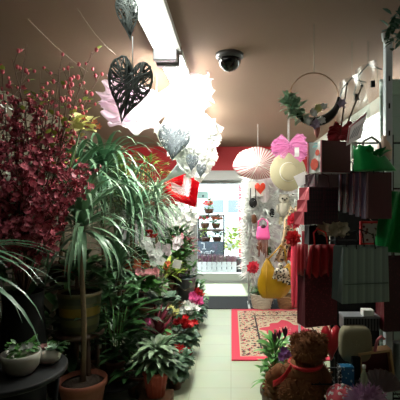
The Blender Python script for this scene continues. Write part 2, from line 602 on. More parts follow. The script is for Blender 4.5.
# ------------------------------------------------------------------ lamps
E_NEAR = emit('tube_diffuser_dim', (250, 253, 244), 4.2)
E_TUBE = emit('tube_diffuser', (250, 254, 242), 46)
M_fix = mat('lamp_white', (222, 220, 216), (232, 230, 226), rough=.4)
M_cap = mat('lamp_grey', (150, 152, 156), (160, 162, 166), rough=.4, metal=.3)


def ceiling_light(y0, y1, label, em):
    t = thing('ceiling_light', label, 'ceiling light', (-.41, (y0 + y1) / 2, ZC), 'fluorescent lights in a line on the ceiling')
    MB().box((-.405, (y0 + y1) / 2, 2.52), (.17, y1 - y0, .04)).build('housing', M_fix, t, w=True, smooth=False)
    g = MB()
    n = 10
    def fn(u, v):
        a = PI * u
        return (-.415 - .062 * math.cos(a), y0 + .05 + (y1 - y0 - .1) * v, 2.5 - .055 * math.sin(a))
    g.grid(fn, n, 6); g.build('diffuser', em, t, w=True)
    for y in (y0 + .025, y1 - .025):
        MB().box((-.415, y, 2.475), (.15, .05, .09)).build('end_cap', M_cap, t, w=True, smooth=False, bevel=.006)
    return t


ceiling_light(1.35, 2.56, 'long white fluorescent ceiling light above the dark wicker hearts', E_NEAR)
ceiling_light(2.62, 3.86, 'fluorescent ceiling light farther off, glowing above the white tulle bow', E_TUBE)
ceiling_light(3.92, 5.14, 'fluorescent ceiling light hidden behind the white feather hearts', E_TUBE)
ceiling_light(5.2, 6.42, 'fluorescent ceiling light nearest the glass door, behind the feather hearts', E_TUBE)
wl = thing('wall_light', 'slim white tube light mounted high on the wall behind the green bag', 'wall light', (XR - .03, 3.7, 2.3))
MB().box((XR - .025, 3.75, 2.33), (.05, 1.7, .07)).build('housing', M_fix, wl, w=True, smooth=False)
MB().tube([(XR - .075, 2.95, 2.30), (XR - .075, 4.55, 2.30)], .018, n=10).build('tube', emit('small_tube', (235, 248, 250), 11), wl, w=True)

# ------------------------------------------------------------------ ceiling things
cam_ = thing('security_camera', 'black dome security camera on the bare ceiling', 'camera', (-.01, 2.72, ZC))
MB().lathe([(.095, 0), (.095, -.02), (.08, -.035)], n=28).build('mount_ring', mat('camera_grey', (58, 56, 56), rough=.4), cam_)
MB().lathe([(.078, -.034), (.076, -.055), (.062, -.085), (.04, -.105), (.015, -.116), (0, -.118)], n=28).build('dome', mat('dome_black', (10, 10, 12), rough=.12), cam_)
for a, b, lb in ((W(5, -6, 2.0), W(88, 72, 2.9), 'thin pale string crossing below the dark corner of the ceiling'),
                 (W(70, -3, 2.0), W(116, 55, 2.5), 'thin pale string running to the wicker heart below the ceiling')):
    s_ = MB().tube([a.lerp(b, t) - Vector((0, 0, .03 * math.sin(PI * t))) for t in (0, .25, .5, .75, 1)], .0012, n=4).build('hanging_string', M_wire)
    tag(s_, lb, 'string')


def heart2(t):
    x = 16 * math.sin(t) ** 3
    z = 13 * math.cos(t) - 5 * math.cos(2 * t) - 2 * math.cos(3 * t) - math.cos(4 * t)
    return x / 16, (z + 2.5) / 14.5      # about -1..1 both ways


def heart_table(n=200):
    raw = [heart2(2 * PI * i / 1000) for i in range(1000)]
    L = [0]
    for i in range(1000):
        a, b = raw[i], raw[(i + 1) % 1000]
        L.append(L[-1] + math.hypot(a[0] - b[0], a[1] - b[1]))
    out, j = [], 0
    for k in range(n):
        while L[j + 1] < L[-1] * k / n:
            j += 1
        out.append(raw[j])
    return out


HTAB = heart_table()


def heart_rad(a):
    best = None
    for x, z in HTAB:
        da = abs((math.atan2(z, x) - a + PI) % (2 * PI) - PI)
        if best is None or da < best[0]:
            best = (da, math.hypot(x, z))
    return best[1]


HR = [heart_rad(2 * PI * i / 90) for i in range(90)]


def hrad(a):
    return HR[int((a % (2 * PI)) / (2 * PI) * 90) % 90]


def wicker_heart(label, c, hw, hh, m, n, rad, rz, tilt=0, top=ZC, depth=.25, group='wicker hearts hanging on wires'):
    t = thing('hanging_wicker_heart', label, 'hanging heart', c, group)
    mb = MB()
    T = Matrix.Rotation(tilt, 4, 'Y') 
    T = Matrix.Rotation(rz, 4, 'Z') @ T

    def P(x, z, sgn):
        a = math.atan2(z, x); rho = min(1, math.hypot(x, z) / hrad(a))
        return T @ Vector((x * hw, sgn * depth * hw * math.sqrt(max(0, 1 - rho ** 2)), z * hh))
    for k in range(4):
        mb.tube([P(x * R(.96, 1.02), z * R(.96, 1.02), R(-.2, .2)) for x, z in HTAB[::5]], rad * 1.2, n=5, closed=True)
    for k in range(n):
        a = random.choice(HTAB); b = random.choice(HTAB)
        cx, cz = R(-.7, .7), R(-.5, .6)
        sg = 1 if k % 2 else -1
        pts = []
        for i in range(9):
            u = i / 8
            x = (1 - u) ** 2 * a[0] + 2 * u * (1 - u) * cx + u * u * b[0]
            z = (1 - u) ** 2 * a[1] + 2 * u * (1 - u) * cz + u * u * b[1]
            aa = math.atan2(z, x); rr = math.hypot(x, z); lim = hrad(aa)
            if rr > lim:
                x *= lim / rr; z *= lim / rr
            pts.append(P(x, z, sg))
        mb.tube(pts, rad * R(.7, 1.15), n=4)
    mb.build('wicker_frame', m, t)
    tp = T @ Vector((0, 0, hh * .68))
    MB().tube([tp, (tp.x, tp.y, top - c[2])], .0022, n=5).build('hanging_wire', M_white_metal, t)
    return t


M_wick = mat('grey_wicker', (46, 54, 52), (104, 112, 108), rough=.7)
M_wickp = mat('pale_wicker', (72, 80, 86), (116, 124, 130), rough=.7)
wicker_heart('large dark wicker heart, the lower of the two dark ones', W(128, 91, 1.78), .094, .145, M_wick, 72, .0034, .3, .2, top=W(127, 36, 1.78).z)
wicker_heart('small dark wicker heart hanging just under the light, above the larger dark one', W(128, 18, 1.78), .048, .096, M_wick, 54, .003, .4, -.1)
wicker_heart('pale grey wicker heart in front of the red header board', W(174, 143, 3.95), .158, .18, M_wickp, 130, .0036, 0, .1)
wicker_heart('smaller pale wicker heart half hidden in the white feather heart', W(192, 163, 4.0), .06, .085, M_wickp, 60, .003, .2, .1)
wicker_heart('smallest pale wicker heart beside the white feather heart tip', W(201, 171, 4.0), .05, .07, M_wickp, 50, .003, -.3, .1)

# tulle bow under the second light
M_tulle = sheer('white_tulle', (246, 238, 244), .25)
M_tullep = sheer('pale_pink_tulle', (240, 214, 232), .3)
tb = thing('hanging_tulle_bow', 'big white and pale pink tulle bow hanging under the ceiling light', 'bow', W(159, 103, 3.2))


def lobe(sgn, c0, w, h, seed):
    rnd = random.Random(seed)
    ph = [rnd.uniform(0, 6) for _ in range(6)]

    def fn(u, v):
        # u across the lobe from top to bottom, v from the knot outwards
        s_ = 2 * u - 1
        hv = h * (.22 + .78 * min(1, v * 1.5) ** .8)
        x = sgn * w * v * (1 - .22 * s_ * s_)
        z = s_ * hv
        A = w / .45
        y = A * .05 * v * math.sin(16 * s_ + ph[0]) + A * .035 * v * math.sin(27 * s_ + ph[1] + 4 * v) + A * .03 * math.sin(5 * v + ph[2])
        x += A * sgn * v * .016 * math.sin(19 * s_ + ph[3])
        z += A * .05 * v * math.sin(3.2 * v + ph[4]) + A * .022 * v * math.sin(14 * v + 6 * s_ + ph[5])
        return Vector((x, y - .03 * A, z))
    return MB().grid(fn, 46, 18).xform(Matrix.Translation(c0))


lobe(-1, (0, 0, .02), .47, .19, 1).build('loop', M_tullep, tb)
lobe(1, (0, 0, .03), .44, .20, 2).build('loop', M_tulle, tb)
lobe(-1, (.04, .08, -.03), .40, .21, 3).build('loop', M_tulle, tb)
lobe(1, (0, .08, .0), .36, .23, 4).build('loop', M_tulle, tb)
MB().ball((0, 0, 0), .05, squash=(.8, .8, 1.2), wob=.12).build('knot', M_tullep, tb)
for sx in (-.05, .08):
    MB().grid(lambda u, v: (sx + (u - .5) * .09 * (1 + v) + sx * v, .02 * math.sin(9 * v + 5 * u) - .05, -.21 * v), 6, 10).build('tail', M_tullep, tb)
MB().tube([(0, 0, .03), (-.02, 0, .1), (-.02, 0, ZC - tb.location.z)], .002, n=4).build('hanging_cord', M_white_metal, tb)
wr_ = MB()
for k in range(3):
    a0 = Vector((.02 + k * .02, -.1, .26)); wr_.tube([a0, a0 + Vector((.03, .02, .12)), a0 + Vector((.06 + .02 * k, .03, -.02))], .006, n=5)
wr_.build('ribbon_curl', P_white, tb)


def feather_heart(label, c, hw, hh, n, m, seed, name='hanging_feather_heart'):
    t = thing(name, label, 'hanging heart', c, 'white feather hearts under the second light')
    rnd = random.Random(seed)
    mb = MB()
    for i in range(n):
        ring = rnd.random() ** .55
        x, z = HTAB[rnd.randrange(200)]
        p = Vector((x * hw * ring, rnd.uniform(-.04, .04) - .05 * (1 - ring), z * hh * ring))
        az = math.atan2(rnd.uniform(-.25, .1), x + rnd.uniform(-.3, .3))
        el = math.atan2(z, abs(x) + .1) + rnd.uniform(-.5, .3)
        mb.petals(p, (rnd.uniform(-.6, .6), -1, rnd.uniform(-.3, .6)), rnd.uniform(.05, .09), 4, rnd.uniform(-.1, .4), .85)
    mb.build('feathers', m, t)
    MB().tube([Vector((x * hw * .9, 0, z * hh * .9)) for x, z in HTAB[::5]], .01, n=5, closed=True).build('hoop_frame', P_white, t)
    MB().tube([(0, 0, hh * .5), (0, 0, ZC - c[2])], .002, n=4).build('hanging_wire', M_white_metal, t)
    return t


M_fth = sheer('white_paper_feather', (250, 250, 248), 0, .5)
feather_heart('large white feather heart hanging beside the pale wicker heart', W(190, 147, 4.25), .28, .30, 520, M_fth, 5)
feather_heart('white feather heart farther off, behind the larger feather one', W(199, 163, 4.7), .17, .2, 300, M_fth, 6)
sa = thing('hanging_tulle_swag', 'white tulle swag gathered over the pale wicker heart', 'tulle', W(167, 128, 4.08))
MB().grid(lambda u, v: (-.14 + .34 * u, .04 * math.sin(14 * u + 3 * v), .06 - (.12 + .10 * math.sin(PI * u)) * v + .03 * math.sin(20 * u)), 40, 8).build('tulle_sheet', M_fth, sa)
MB().tube([(0, 0, .05), (0, 0, ZC - sa.location.z)], .002, n=4).build('hanging_cord', M_white_metal, sa)

# red heart wreath with white ruffle, and paper cone
rw = thing('hanging_heart_wreath', 'red ribbon heart wreath with a white ruffled middle, hanging near the door', 'wreath', W(185, 190, 4.95))
T = Matrix.Rotation(-.55, 4, 'Y')
MB().tube([T @ Vector((x * .18, R(-.008, .008), z * .2)) for x, z in HTAB[::4]], .05, n=8, closed=True).build('ribbon_ring', sheer('red_ribbon_cloth', (238, 34, 50), 0, .4), rw)
MB().grid(lambda u, v: T @ Vector((.17 * v * math.cos(2 * PI * u) * hrad(2 * PI * u), .03 * v * math.sin(22 * PI * u) - .03 * (1 - v), .19 * v * math.sin(2 * PI * u) * hrad(2 * PI * u))), 66, 6, True).build('ruffle', M_tulle, rw)
MB().tube([(0, 0, .17), (0, 0, ZC - rw.location.z)], .002, n=4).build('hanging_wire', M_white_metal, rw)
pc = thing('hanging_paper_cone', 'pale grey paper cone pointing down towards the palms, before the red board', 'paper cone', W(174, 174, 4.35))
a, b = W(162, 183, 4.35) - pc.location, W(182, 168, 4.3) - pc.location
MB().tube([a, a.lerp(b, .5), b, a.lerp(b, .95)], [.004, .035, .072, .055], n=16, cap=False).build('paper_sleeve', mat('pearl_paper', (196, 204, 208), (214, 220, 224), rough=.4), pc)
MB().tube([b, (b.x, b.y, ZC - pc.location.z)], .002, n=4).build('hanging_cord', M_white_metal, pc)

# hoop wreath
hw_ = thing('hanging_hoop_wreath', 'gold wire hoop with a crescent of leaves and pale flowers, hanging from the ceiling', 'wreath', W(314, 97.5, 2.25))
rr = 24.5 * 2.25 / 400
MB().tube([(rr * math.cos(2 * PI * i / 48), 0, rr * math.sin(2 * PI * i / 48)) for i in range(48)], .0026, n=6, closed=True).build('hoop', mat('brass_wire', (150, 110, 70), (170, 128, 84), rough=.35, metal=.7), hw_)
MB().tube([(0, 0, rr), (0, 0, ZC - hw_.location.z)], .0018, n=5).build('hanging_wire', M_wire, hw_)
mc = MB()
pts = [(rr * math.cos(a), -.005, rr * math.sin(a)) for a in [PI * (1.22 + .78 * i / 12) for i in range(13)]]
mc.tube(pts, [.007 + .02 * math.sin(PI * i / 12) for i in range(13)], n=8)
mc.build('crescent', mat('dark_moss', (26, 26, 22), (44, 44, 36), rough=.9, bump=.6), hw_)
lf = MB()
for _ in range(110):
    a = R(PI * 1.02, PI * 1.33)
    p = Vector((rr * math.cos(a) + R(-.03, .03), R(-.04, .01), rr * math.sin(a) + R(-.02, .02)))
    lf.blade(p, R(0, 6.28), R(-.4, 1.2), R(.045, .075), .015, droop=.5, n=3, shape='oval')
lf.build('leaves', G_silver, hw_)
for px, py, r_, m_ in ((313, 113, .022, P_white), (318, 109, .02, P_cream), (323, 107, .018, P_white), (307, 122, .026, P_white), (315, 125, .024, mat('petal_lilac', (190, 170, 200), (206, 190, 214))), (321, 121, .02, P_white), (341, 104, .022, mat('petal_lilac', (190, 170, 200)))):
    q = W(px, py, 2.22) - hw_.location
    f = MB()
    for k in range(4):
        f.petals(q + Vector((0, -.01 - .003 * k, 0)), (R(-.3, .3), -1, R(-.1, .5)), 1.4 * r_ * (1 - .18 * k), 6, .4)
    fl_ = f.build('flower', m_, hw_)
    MB().ball(q + Vector((0, -.012, 0)), r_ * .2, n=6, m=4).build('flower_centre', P_cream, fl_)
q = W(317, 128, 2.22) - hw_.location
MB().lathe([(.004, -.055), (.013, -.035), (.019, 0), (.012, .01)], q, n=10).build('bud', mat('salmon_bud', (226, 140, 134), (236, 158, 150)), hw_)

# ------------------------------------------------------------------ things hanging at the far side, by the door
pr = thing('hanging_lace_parasol', 'open white and red lace parasol hanging on its side beside the pink tulle bow', 'parasol', W(258, 166, 5.2))
rp = 24 * 5.2 / 400
def par(u, v):
    a = 2 * PI * u
    r = rp * v * (1 + .04 * abs(math.cos(4 * a)) * v)
    return (r * math.cos(a), .16 * v * v - .05, r * (.78 if math.sin(a) > 0 else .55) * math.sin(a) + .01)
m, nt, b = new_mat('red_white_lace')
tc = nt.nodes.new('ShaderNodeTexCoord'); wv = nt.nodes.new('ShaderNodeSeparateXYZ'); nt.links.new(tc.outputs['Object'], wv.inputs[0])
at_ = nt.nodes.new('ShaderNodeMath'); at_.operation = 'ARCTAN2'
nt.links.new(wv.outputs['Z'], at_.inputs[0]); nt.links.new(wv.outputs['X'], at_.inputs[1])
m1 = nt.nodes.new('ShaderNodeMath'); m1.operation = 'MULTIPLY'; m1.inputs[1].default_value = 40
nt.links.new(at_.outputs[0], m1.inputs[0])
m2 = nt.nodes.new('ShaderNodeMath'); m2.operation = 'SINE'; nt.links.new(m1.outputs[0], m2.inputs[0])
cr = nt.nodes.new('ShaderNodeValToRGB'); cr.color_ramp.elements[0].color = (*lin((240, 226, 226)), 1); cr.color_ramp.elements[1].color = (*lin((190, 76, 90)), 1)
cr.color_ramp.elements[0].position = .1; cr.color_ramp.elements[1].position = .6
nt.links.new(m2.outputs[0], cr.inputs[0]); nt.links.new(cr.outputs[0], b.inputs['Base Color'])
MB().grid(par, 48, 10, True).build('canopy', m, pr, solid=.004)
ribs = MB()
for k in range(10):
    a = 2 * PI * k / 10
    ribs.tube([Vector(par(k / 10, v)) - Vector((0, .008, 0)) for v in (0, .3, .6, 1)], .004, n=4)
ribs.build('rib_frame', P_white, pr)
MB().tube([(0, -.08, 0), (0, .45, -.03)], .008, n=6).build('shaft', P_white, pr)
MB().tube([(0, .02, rp * .8), (0, .02, ZC - pr.location.z)], .002, n=4).build('hanging_cord', M_white_metal, pr)

pb = thing('hanging_pink_bow', 'bright pink tulle bow hanging from the ceiling above the straw hat', 'bow', W(289, 146, 4.4))
M_pt = sheer('pink_tulle', (242, 160, 214), .25, .45)
lobe(-1, (0, 0, 0), .2, .10, 21).build('loop', M_pt, pb)
lobe(1, (0, 0, 0), .2, .14, 22).build('loop', M_pt, pb)
lobe(-1, (.02, .04, .0), .14, .13, 23).build('loop', M_pt, pb)
lobe(1, (.0, .05, -.02), .18, .13, 24).build('loop', M_pt, pb)
MB().ball((0, 0, 0), .03, wob=.12).build('knot', M_pt, pb)
MB().grid(lambda u, v: (.08 + (u - .5) * .05, -.04 + .01 * math.sin(8 * v), -.02 - .1 * v), 4, 8).build('tail', P_white, pb)
MB().tube([(0, 0, .03), (0, 0, ZC - pb.location.z)], .002, n=4).build('hanging_cord', M_white_metal, pb)

ht = thing('hanging_straw_hat', 'wide cream straw hat hung flat below the pink bow', 'hat', W(288, 172, 4.9))
M_straw = mat('cream_straw', (176, 168, 134), (194, 186, 154), rough=.8, noise=90, bump=.4)
h_ = MB().lathe([(.23, .02), (.235, 0), (.23, -.01), (.12, 0), (.115, .01), (.11, .05), (.09, .065), (.0, .07)], n=36)
h_.xform(Matrix.Rotation(.25, 4, 'Z') @ Matrix.Rotation(PI / 2, 4, 'X'))
h_.build('brim_and_crown', M_straw, ht)
h_ = MB().lathe([(.119, .012), (.117, .03), (.113, .03)], n=36); h_.xform(Matrix.Rotation(.25, 4, 'Z') @ Matrix.Rotation(PI / 2, 4, 'X'))
h_.build('hat_band', P_white, ht)
MB().tube([(0, 0, .19), (0, 0, ZC - ht.location.z)], .002, n=4).build('hanging_cord', M_white_metal, ht)

# white grid panel across the corner
YG = 5.85
gp = thing('grid_panel', 'white wire grid panel standing beside the door, hung with white gifts', 'display panel', (.8, YG, 0))
g = MB()
for i in range(13):
    x = .26 + i * .09
    g.tube([(x, YG, .03), (x, YG, 1.9)], .004, n=5)
for i in range(19):
    z = .1 + i * .1
    g.tube([(.26, YG + .008, z), (1.34, YG + .008, z)], .004, n=5)
g.build('wire_mesh', M_white_metal, gp, w=True)
for x in (.26, 1.34):
    MB().tube([(x, YG, 0), (x, YG, 1.93)], .011, n=8).build('post', M_white_metal, gp, w=True)
    MB().box((x, YG, .012), (.03, .4, .024)).build('foot', M_white_metal, gp, w=True, smooth=False)

WHITE_FEATHER = mat('white_feather', (226, 228, 226), (244, 246, 244), rough=.8)


def boa(label, pts, r, n, m=WHITE_FEATHER):
    t = thing('hanging_feather_boa', label, 'feather boa', pts[0], 'feather boas on the grid panel')
    f = MB(); c = MB()
    P = [Vector(p) - t.location for p in pts]
    c.tube(P, .012, n=5)
    for i in range(len(P) - 1):
        for k in range(5):
            f.fluff(P[i].lerp(P[i + 1], k / 5), r * .35, n, r, .008)
    c.build('cord', m, t); f.build('feathers', m, t)
    return t


Yb = YG - .1
boa('white feather boa hanging beside the door frame', [W(253, 176, Yb), W(251, 200, Yb), W(250, 225, Yb), W(252, 250, Yb), W(251, 278, Yb)], .16, 70)
boa('white feather boa hanging behind the pink handbag', [W(266, 182, Yb), W(263, 205, Yb), W(265, 220, Yb), W(268, 240, Yb), W(262, 262, Yb)], .17, 80)
boa('white feather boa hanging behind the grey plush owl', [W(284, 184, Yb), W(288, 205, Yb), W(280, 225, Yb), W(284, 245, Yb), W(276, 262, Yb)], .17, 80)
td = thing('hanging_tulle_veil', 'sheer white tulle veil draped over the top of the grid panel', 'veil', W(270, 180, Yb - .1))
MB().grid(lambda u, v: (-.22 + .6 * u, .05 * math.sin(18 * u) * (.4 + v) - .02, .1 - (.3 + .12 * math.sin(7 * u)) * v), 40, 10).build('tulle_sheet', M_tulle, td)
td = thing('hanging_lace_veil', 'white lace veil hanging low behind the yellow handbag', 'veil', W(275, 225, Yb - .02))
MB().grid(lambda u, v: (-.34 + .72 * u, .03 * math.sin(22 * u) * (.4 + v) - .05, .1 - (.95 + .06 * math.sin(9 * u)) * v), 50, 12).build('lace_sheet', M_tulle, td)

# ornaments on the panel
Yo = YG - .26
fo = thing('hanging_felt_heart', 'orange red felt heart on a white card hung near the door top', 'ornament', W(258, 189, Yo))
MB().box((0, .02, 0), (.24, .012, .2)).build('card', P_white, fo, smooth=False)
hb = MB()
hb.grid(lambda u, v: (.075 * v * math.cos(2 * PI * u) * hrad(2 * PI * u) + .03, -.03 * math.sqrt(max(0, 1 - v * v)), .085 * v * math.sin(2 * PI * u) * hrad(2 * PI * u)), 40, 6, True)
hb.build('heart', mat('orange_red_felt', (222, 66, 44), (232, 82, 58), rough=.9), fo)
MB().tube([(0, .02, .1), (0, .3, .16)], .004, n=4).build('hook', M_white_metal, fo)
bo = thing('hanging_black_purse', 'small black purse hanging beside the door frame', 'purse', W(253, 203, Yo))
MB().ball((0, 0, 0), .07, squash=(.8, .45, 1), n=14, m=10).build('pouch', M_black, bo)
MB().tube([(-.04, 0, .05), (-.035, 0, .2), (0, .15, .26), (.035, 0, .2), (.04, 0, .05)], .007, n=5).build('strap', M_black, bo)
ow = thing('hanging_plush_owl', 'grey beige plush owl toy hanging among white feathers', 'plush toy', W(284, 205, Yo))
pl_ = mat('grey_plush', (166, 160, 146), (196, 190, 176), rough=.95)
f = MB().ball((0, 0, -.05), .1, squash=(.85, .7, 1.1), n=14, m=10); f.fluff((0, 0, -.05), .09, 240, .03, .004, (.85, .7, 1.1)); f.build('body', pl_, ow)
f = MB().ball((0, -.01, .08), .075, squash=(1, .8, .9), n=14, m=10); f.fluff((0, -.01, .08), .07, 180, .02, .004); f.build('head', pl_, ow)
for s in (-1, 1):
    MB().ball((s * .03, -.07, .09), .014).build('eye', M_black, ow)
    MB().lathe([(.025, 0), (0, .05)], (s * .045, 0, .13), n=8).build('ear', pl_, ow)
    MB().ball((s * .09, 0, -.05), .04, squash=(.5, .8, 1.6)).build('wing', pl_, ow)
MB().ball((0, -.085, .07), .012, squash=(1, 1, 1.4)).build('beak', mat('beak_dark', (70, 60, 54)), ow)
MB().tube([(0, 0, .14), (0, .3, .24)], .003, n=4).build('hanging_loop', M_wire, ow)
br_ = thing('hanging_brown_tassel', 'brown pine cone ornament hanging beside the door frame', 'ornament', W(254, 219, Yo))
f = MB().ball((0, 0, 0), .05, squash=(.8, .8, 1.3), n=12, m=9)
for i in range(60):
    a = i * 2.4; z = -.055 + .11 * i / 60
    q = math.sqrt(max(0, 1 - (z / .065) ** 2)) * .042
    f.blade((q * math.cos(a), q * math.sin(a), z), a, .3, .025, .012, droop=.3, n=2, shape='oval')
f.build('scales', mat('cone_brown', (96, 58, 36), (126, 80, 52), rough=.8), br_)
MB().tube([(0, 0, .06), (0, .3, .13)], .003, n=4).build('hanging_loop', M_wire, br_)

pk = thing('hanging_pink_handbag', 'small bright pink handbag hanging among white feathers', 'handbag', W(263, 233, Yo - .1))
M_pinkbag = mat('pink_leather', (232, 84, 156), (240, 104, 170), rough=.5)
def bagf(hw, hd, hh):
    def fn(u, v):
        a = 2 * PI * u
        t = v
        k = (1 - .28 * t) * (.78 + .22 * min(1, t * 6))
        x = hw * k * (abs(math.cos(a)) ** .6) * math.copysign(1, math.cos(a))
        y = hd * (1 - .6 * t) * (.6 + .4 * min(1, t * 6)) * (abs(math.sin(a)) ** .8) * math.copysign(1, math.sin(a))
        return (x, y, -hh + 2 * hh * t)
    return fn
f = MB().grid(bagf(.105, .05, .09), 32, 10, True); f.face(list(range(31, -1, -1))); f.build('pouch', M_pinkbag, pk, solid=.006)
MB().ball((0, -.02, .09), .035, squash=(1, .5, .7)).build('opening', mat('dark_lining', (70, 20, 40)), pk)
MB().tube([(-.07, 0, .08), (-.06, 0, .16), (0, .05, .2), (.06, 0, .16), (.07, 0, .08)], .01, n=6).build('handle', M_pinkbag, pk)
tas = MB()
for i in range(8):
    tas.tube([(-.06 + i * .017, -.01, -.09), (-.06 + i * .017 + R(-.01, .01), 0, -.09 - R(.16, .26))], .006, n=4)
tas.build('fringe', mat('brown_fringe', (120, 66, 52), (150, 90, 70)), pk)

# pole stand with yellow bag
YS = 4.35
ws = thing('display_pole', 'slim white display pole with arms behind the yellow handbag', 'display stand', (.745, YS, .014))
MB().tube([(.745, YS, .03), (.745, YS, 1.75)], .014, n=10).build('pole', M_white_metal, ws, w=True)
MB().lathe([(.17, 0), (.17, .015), (.02, .03)], (.745, YS, .014), n=24).build('base', M_white_metal, ws, w=True)
for z, x in ((1.62, .5), (1.30, .9), (1.05, .55)):
    MB().tube([(.745, YS, z), (x, YS - .06, z), (x - .005, YS - .07, z + .025)], .006, n=6).build('arm', M_white_metal, ws, w=True)
yb = thing('hanging_yellow_handbag', 'mustard yellow slouchy handbag with a zebra scarf tied on', 'handbag', W(275, 280, 4.15))
M_yel = mat('mustard_leather', (160, 116, 4), (178, 134, 10), rough=.45, noise=12, bump=.15)
hw, hd, hh = .18, .10, .178
def yfn(u, v):
    a = 2 * PI * u
    t = v
    k = (math.sin(PI * min(1, (t * .62 + .14))) ** .55) * 1.0
    lean = -.02 + .05 * t
    x = hw * k * (abs(math.cos(a)) ** .7) * math.copysign(1, math.cos(a))
    top = 0 if t < .8 else (t - .8) * 5
    notch = -.10 * top * (1 - abs(math.cos(a))) 
    y = hd * k * (1 - .55 * t) * math.sin(a) * (1 + .06 * math.sin(5 * a))
    return (x * (1 - .25 * top) + lean + .012 * math.sin(7 * t + 3 * a), y, -hh + 2 * hh * t + notch + .055 * top * (abs(min(0, math.cos(a)))))
f = MB().grid(yfn, 40, 16, True); f.face(list(range(39, -1, -1))); f.build('pouch', M_yel, yb, solid=.008)
MB().tube([(-.09, 0, .19), (-.02, 0, .27), (.06, 0, .36), (.10, 0, .32), (.12, 0, .17)], .009, n=7).build('handle', M_yel, yb)
zs = dots('zebra_print', (206, 198, 180), (30, 26, 24), 44, .42)
f = MB()
for k in range(4):
    x0 = .005 + k * .03
    f.grid(lambda u, v: (x0 + (u - .5) * .045 + .02 * v * (k - 1), -.11 - .02 * math.sin(6 * v), .14 - .11 * v - .02 * k * v), 3, 8)
f.ball((.05, -.10, .165), .03, wob=.15)
f.build('zebra_scarf', zs, yb, solid=.004)
MB().tube([(-.09, -.05, .16), (-.10, -.1, .0), (-.09, -.095, -.14)], .004, n=4).build('seam', mat('mustard_dark', (160, 118, 8)), yb)
# leopard scarf from arm to bag
leo = dots('leopard_print', (186, 156, 122), (52, 34, 26), 34, .42)
ls = thing('hanging_leopard_scarf', 'brown leopard print scarf hanging down to the yellow handbag', 'scarf', W(292, 215, 4.28))
A, B = W(294, 208, 4.28), W(280, 262, 4.2)
f = MB().grid(lambda u, v: A.lerp(B, v) + Vector(((u - .5) * (.10 + .03 * math.sin(8 * v)), .02 * math.sin(12 * u + 5 * v), .015 * math.sin(9 * u))), 8, 16)
f.build('scarf_cloth', leo, ls, w=True, solid=.006)
A2, B2 = W(297, 206, 4.3), W(290, 250, 4.25)
f = MB().grid(lambda u, v: A2.lerp(B2, v) + Vector(((u - .5) * .06, .02 * math.sin(12 * u + 4 * v), 0)), 6, 12)
f.build('scarf_end', leo, ls, w=True, solid=.006)
MB().tube([A + Vector((0, 0, -.02)), A + Vector((.01, 0, .1))], .004, n=4).build('hook', M_white_metal, ls, w=True)

# red and pink bits
def puff(name, label, cat, px, py, Y, r, m, group=None, sq=(1, .6, 1)):
    t = thing(name, label, cat, W(px, py, Y), group)
    f = MB()
    for k in range(9):
        a = 2 * PI * k / 9
        f.petals((.35 * r * math.cos(a), -r * .2, .35 * r * math.sin(a)), (.5 * math.cos(a), -1, .5 * math.sin(a)), r * .85, 5, .5, .9)
    f.ball((0, 0, 0), r * .7, squash=sq, wob=.1)
    f.build('ribbon_loops', m, t)
    MB().tube([(0, 0, r * .4), (.0, .05, r + .06)], .003, n=4).build('hanging_loop', M_wire, t)
    return t


P_coral = mat('ribbon_coral', (222, 50, 76), (236, 80, 104), rough=.5)
puff('hanging_ribbon_rosette', 'coral red ribbon rosette beside the top of the yellow handbag', 'rosette', 287, 253, 4.3, .075, P_coral, 'red ribbon rosettes')
puff('hanging_ribbon_rosette', 'small hot pink rosette low beside the door frame', 'rosette', 253, 267, 5.45, .075, P_coral, 'red ribbon rosettes')
puff('hanging_ribbon_rosette', 'red rosette just beside the tiered plum gift boxes', 'rosette', 294, 221, 3.6, .06, P_coral, 'red ribbon rosettes')
puff('hanging_ribbon_rosette', 'red rosette hanging below the tiered plum gift boxes', 'rosette', 293, 238, 3.5, .06, P_red, 'red ribbon rosettes')
for px, lb, m_ in ((305, 'red striped fabric strip hanging beside the white display pole', P_wine), (294.5, 'pink fabric strip hanging along the white display pole', P_coral)):
    t = thing('hanging_fabric_strip', lb, 'fabric strip', W(px, 270, 3.9), 'fabric strips on the display pole')
    MB().grid(lambda u, v: ((u - .5) * .06, .015 * math.sin(9 * u + 4 * v), .38 - .75 * v), 5, 14).build('cloth', m_, t, solid=.005)
    MB().tube([(0, 0, .36), (0, .3, .42)], .003, n=4).build('hook', M_wire, t)
# extra small gifts on the panel
for px, py, lb, m_ in ((272, 214, 'small black figure ornament beside the plush owl', M_black), (269, 252, 'dark green bead ornament under the pink handbag', G_dark), (259, 247, 'little brown teddy ornament under the pink handbag', mat('cone_brown', (96, 58, 36))), (294, 192, 'green leaf ornament beside the grey plush owl', G_dark), (281, 222, 'cream bauble below the plush owl', M_straw)):
    t = thing('hanging_ornament', lb, 'ornament', W(px, py, YG - .2), 'small ornaments on the grid panel')
    MB().ball((0, 0, 0), .045, squash=(.8, .6, 1.1), n=12, m=8).ball((0, -.01, .05), .03).build('figure', m_, t)
    MB().tube([(0, 0, .07), (0, .2, .12)], .003, n=4).build('hanging_loop', M_wire, t)

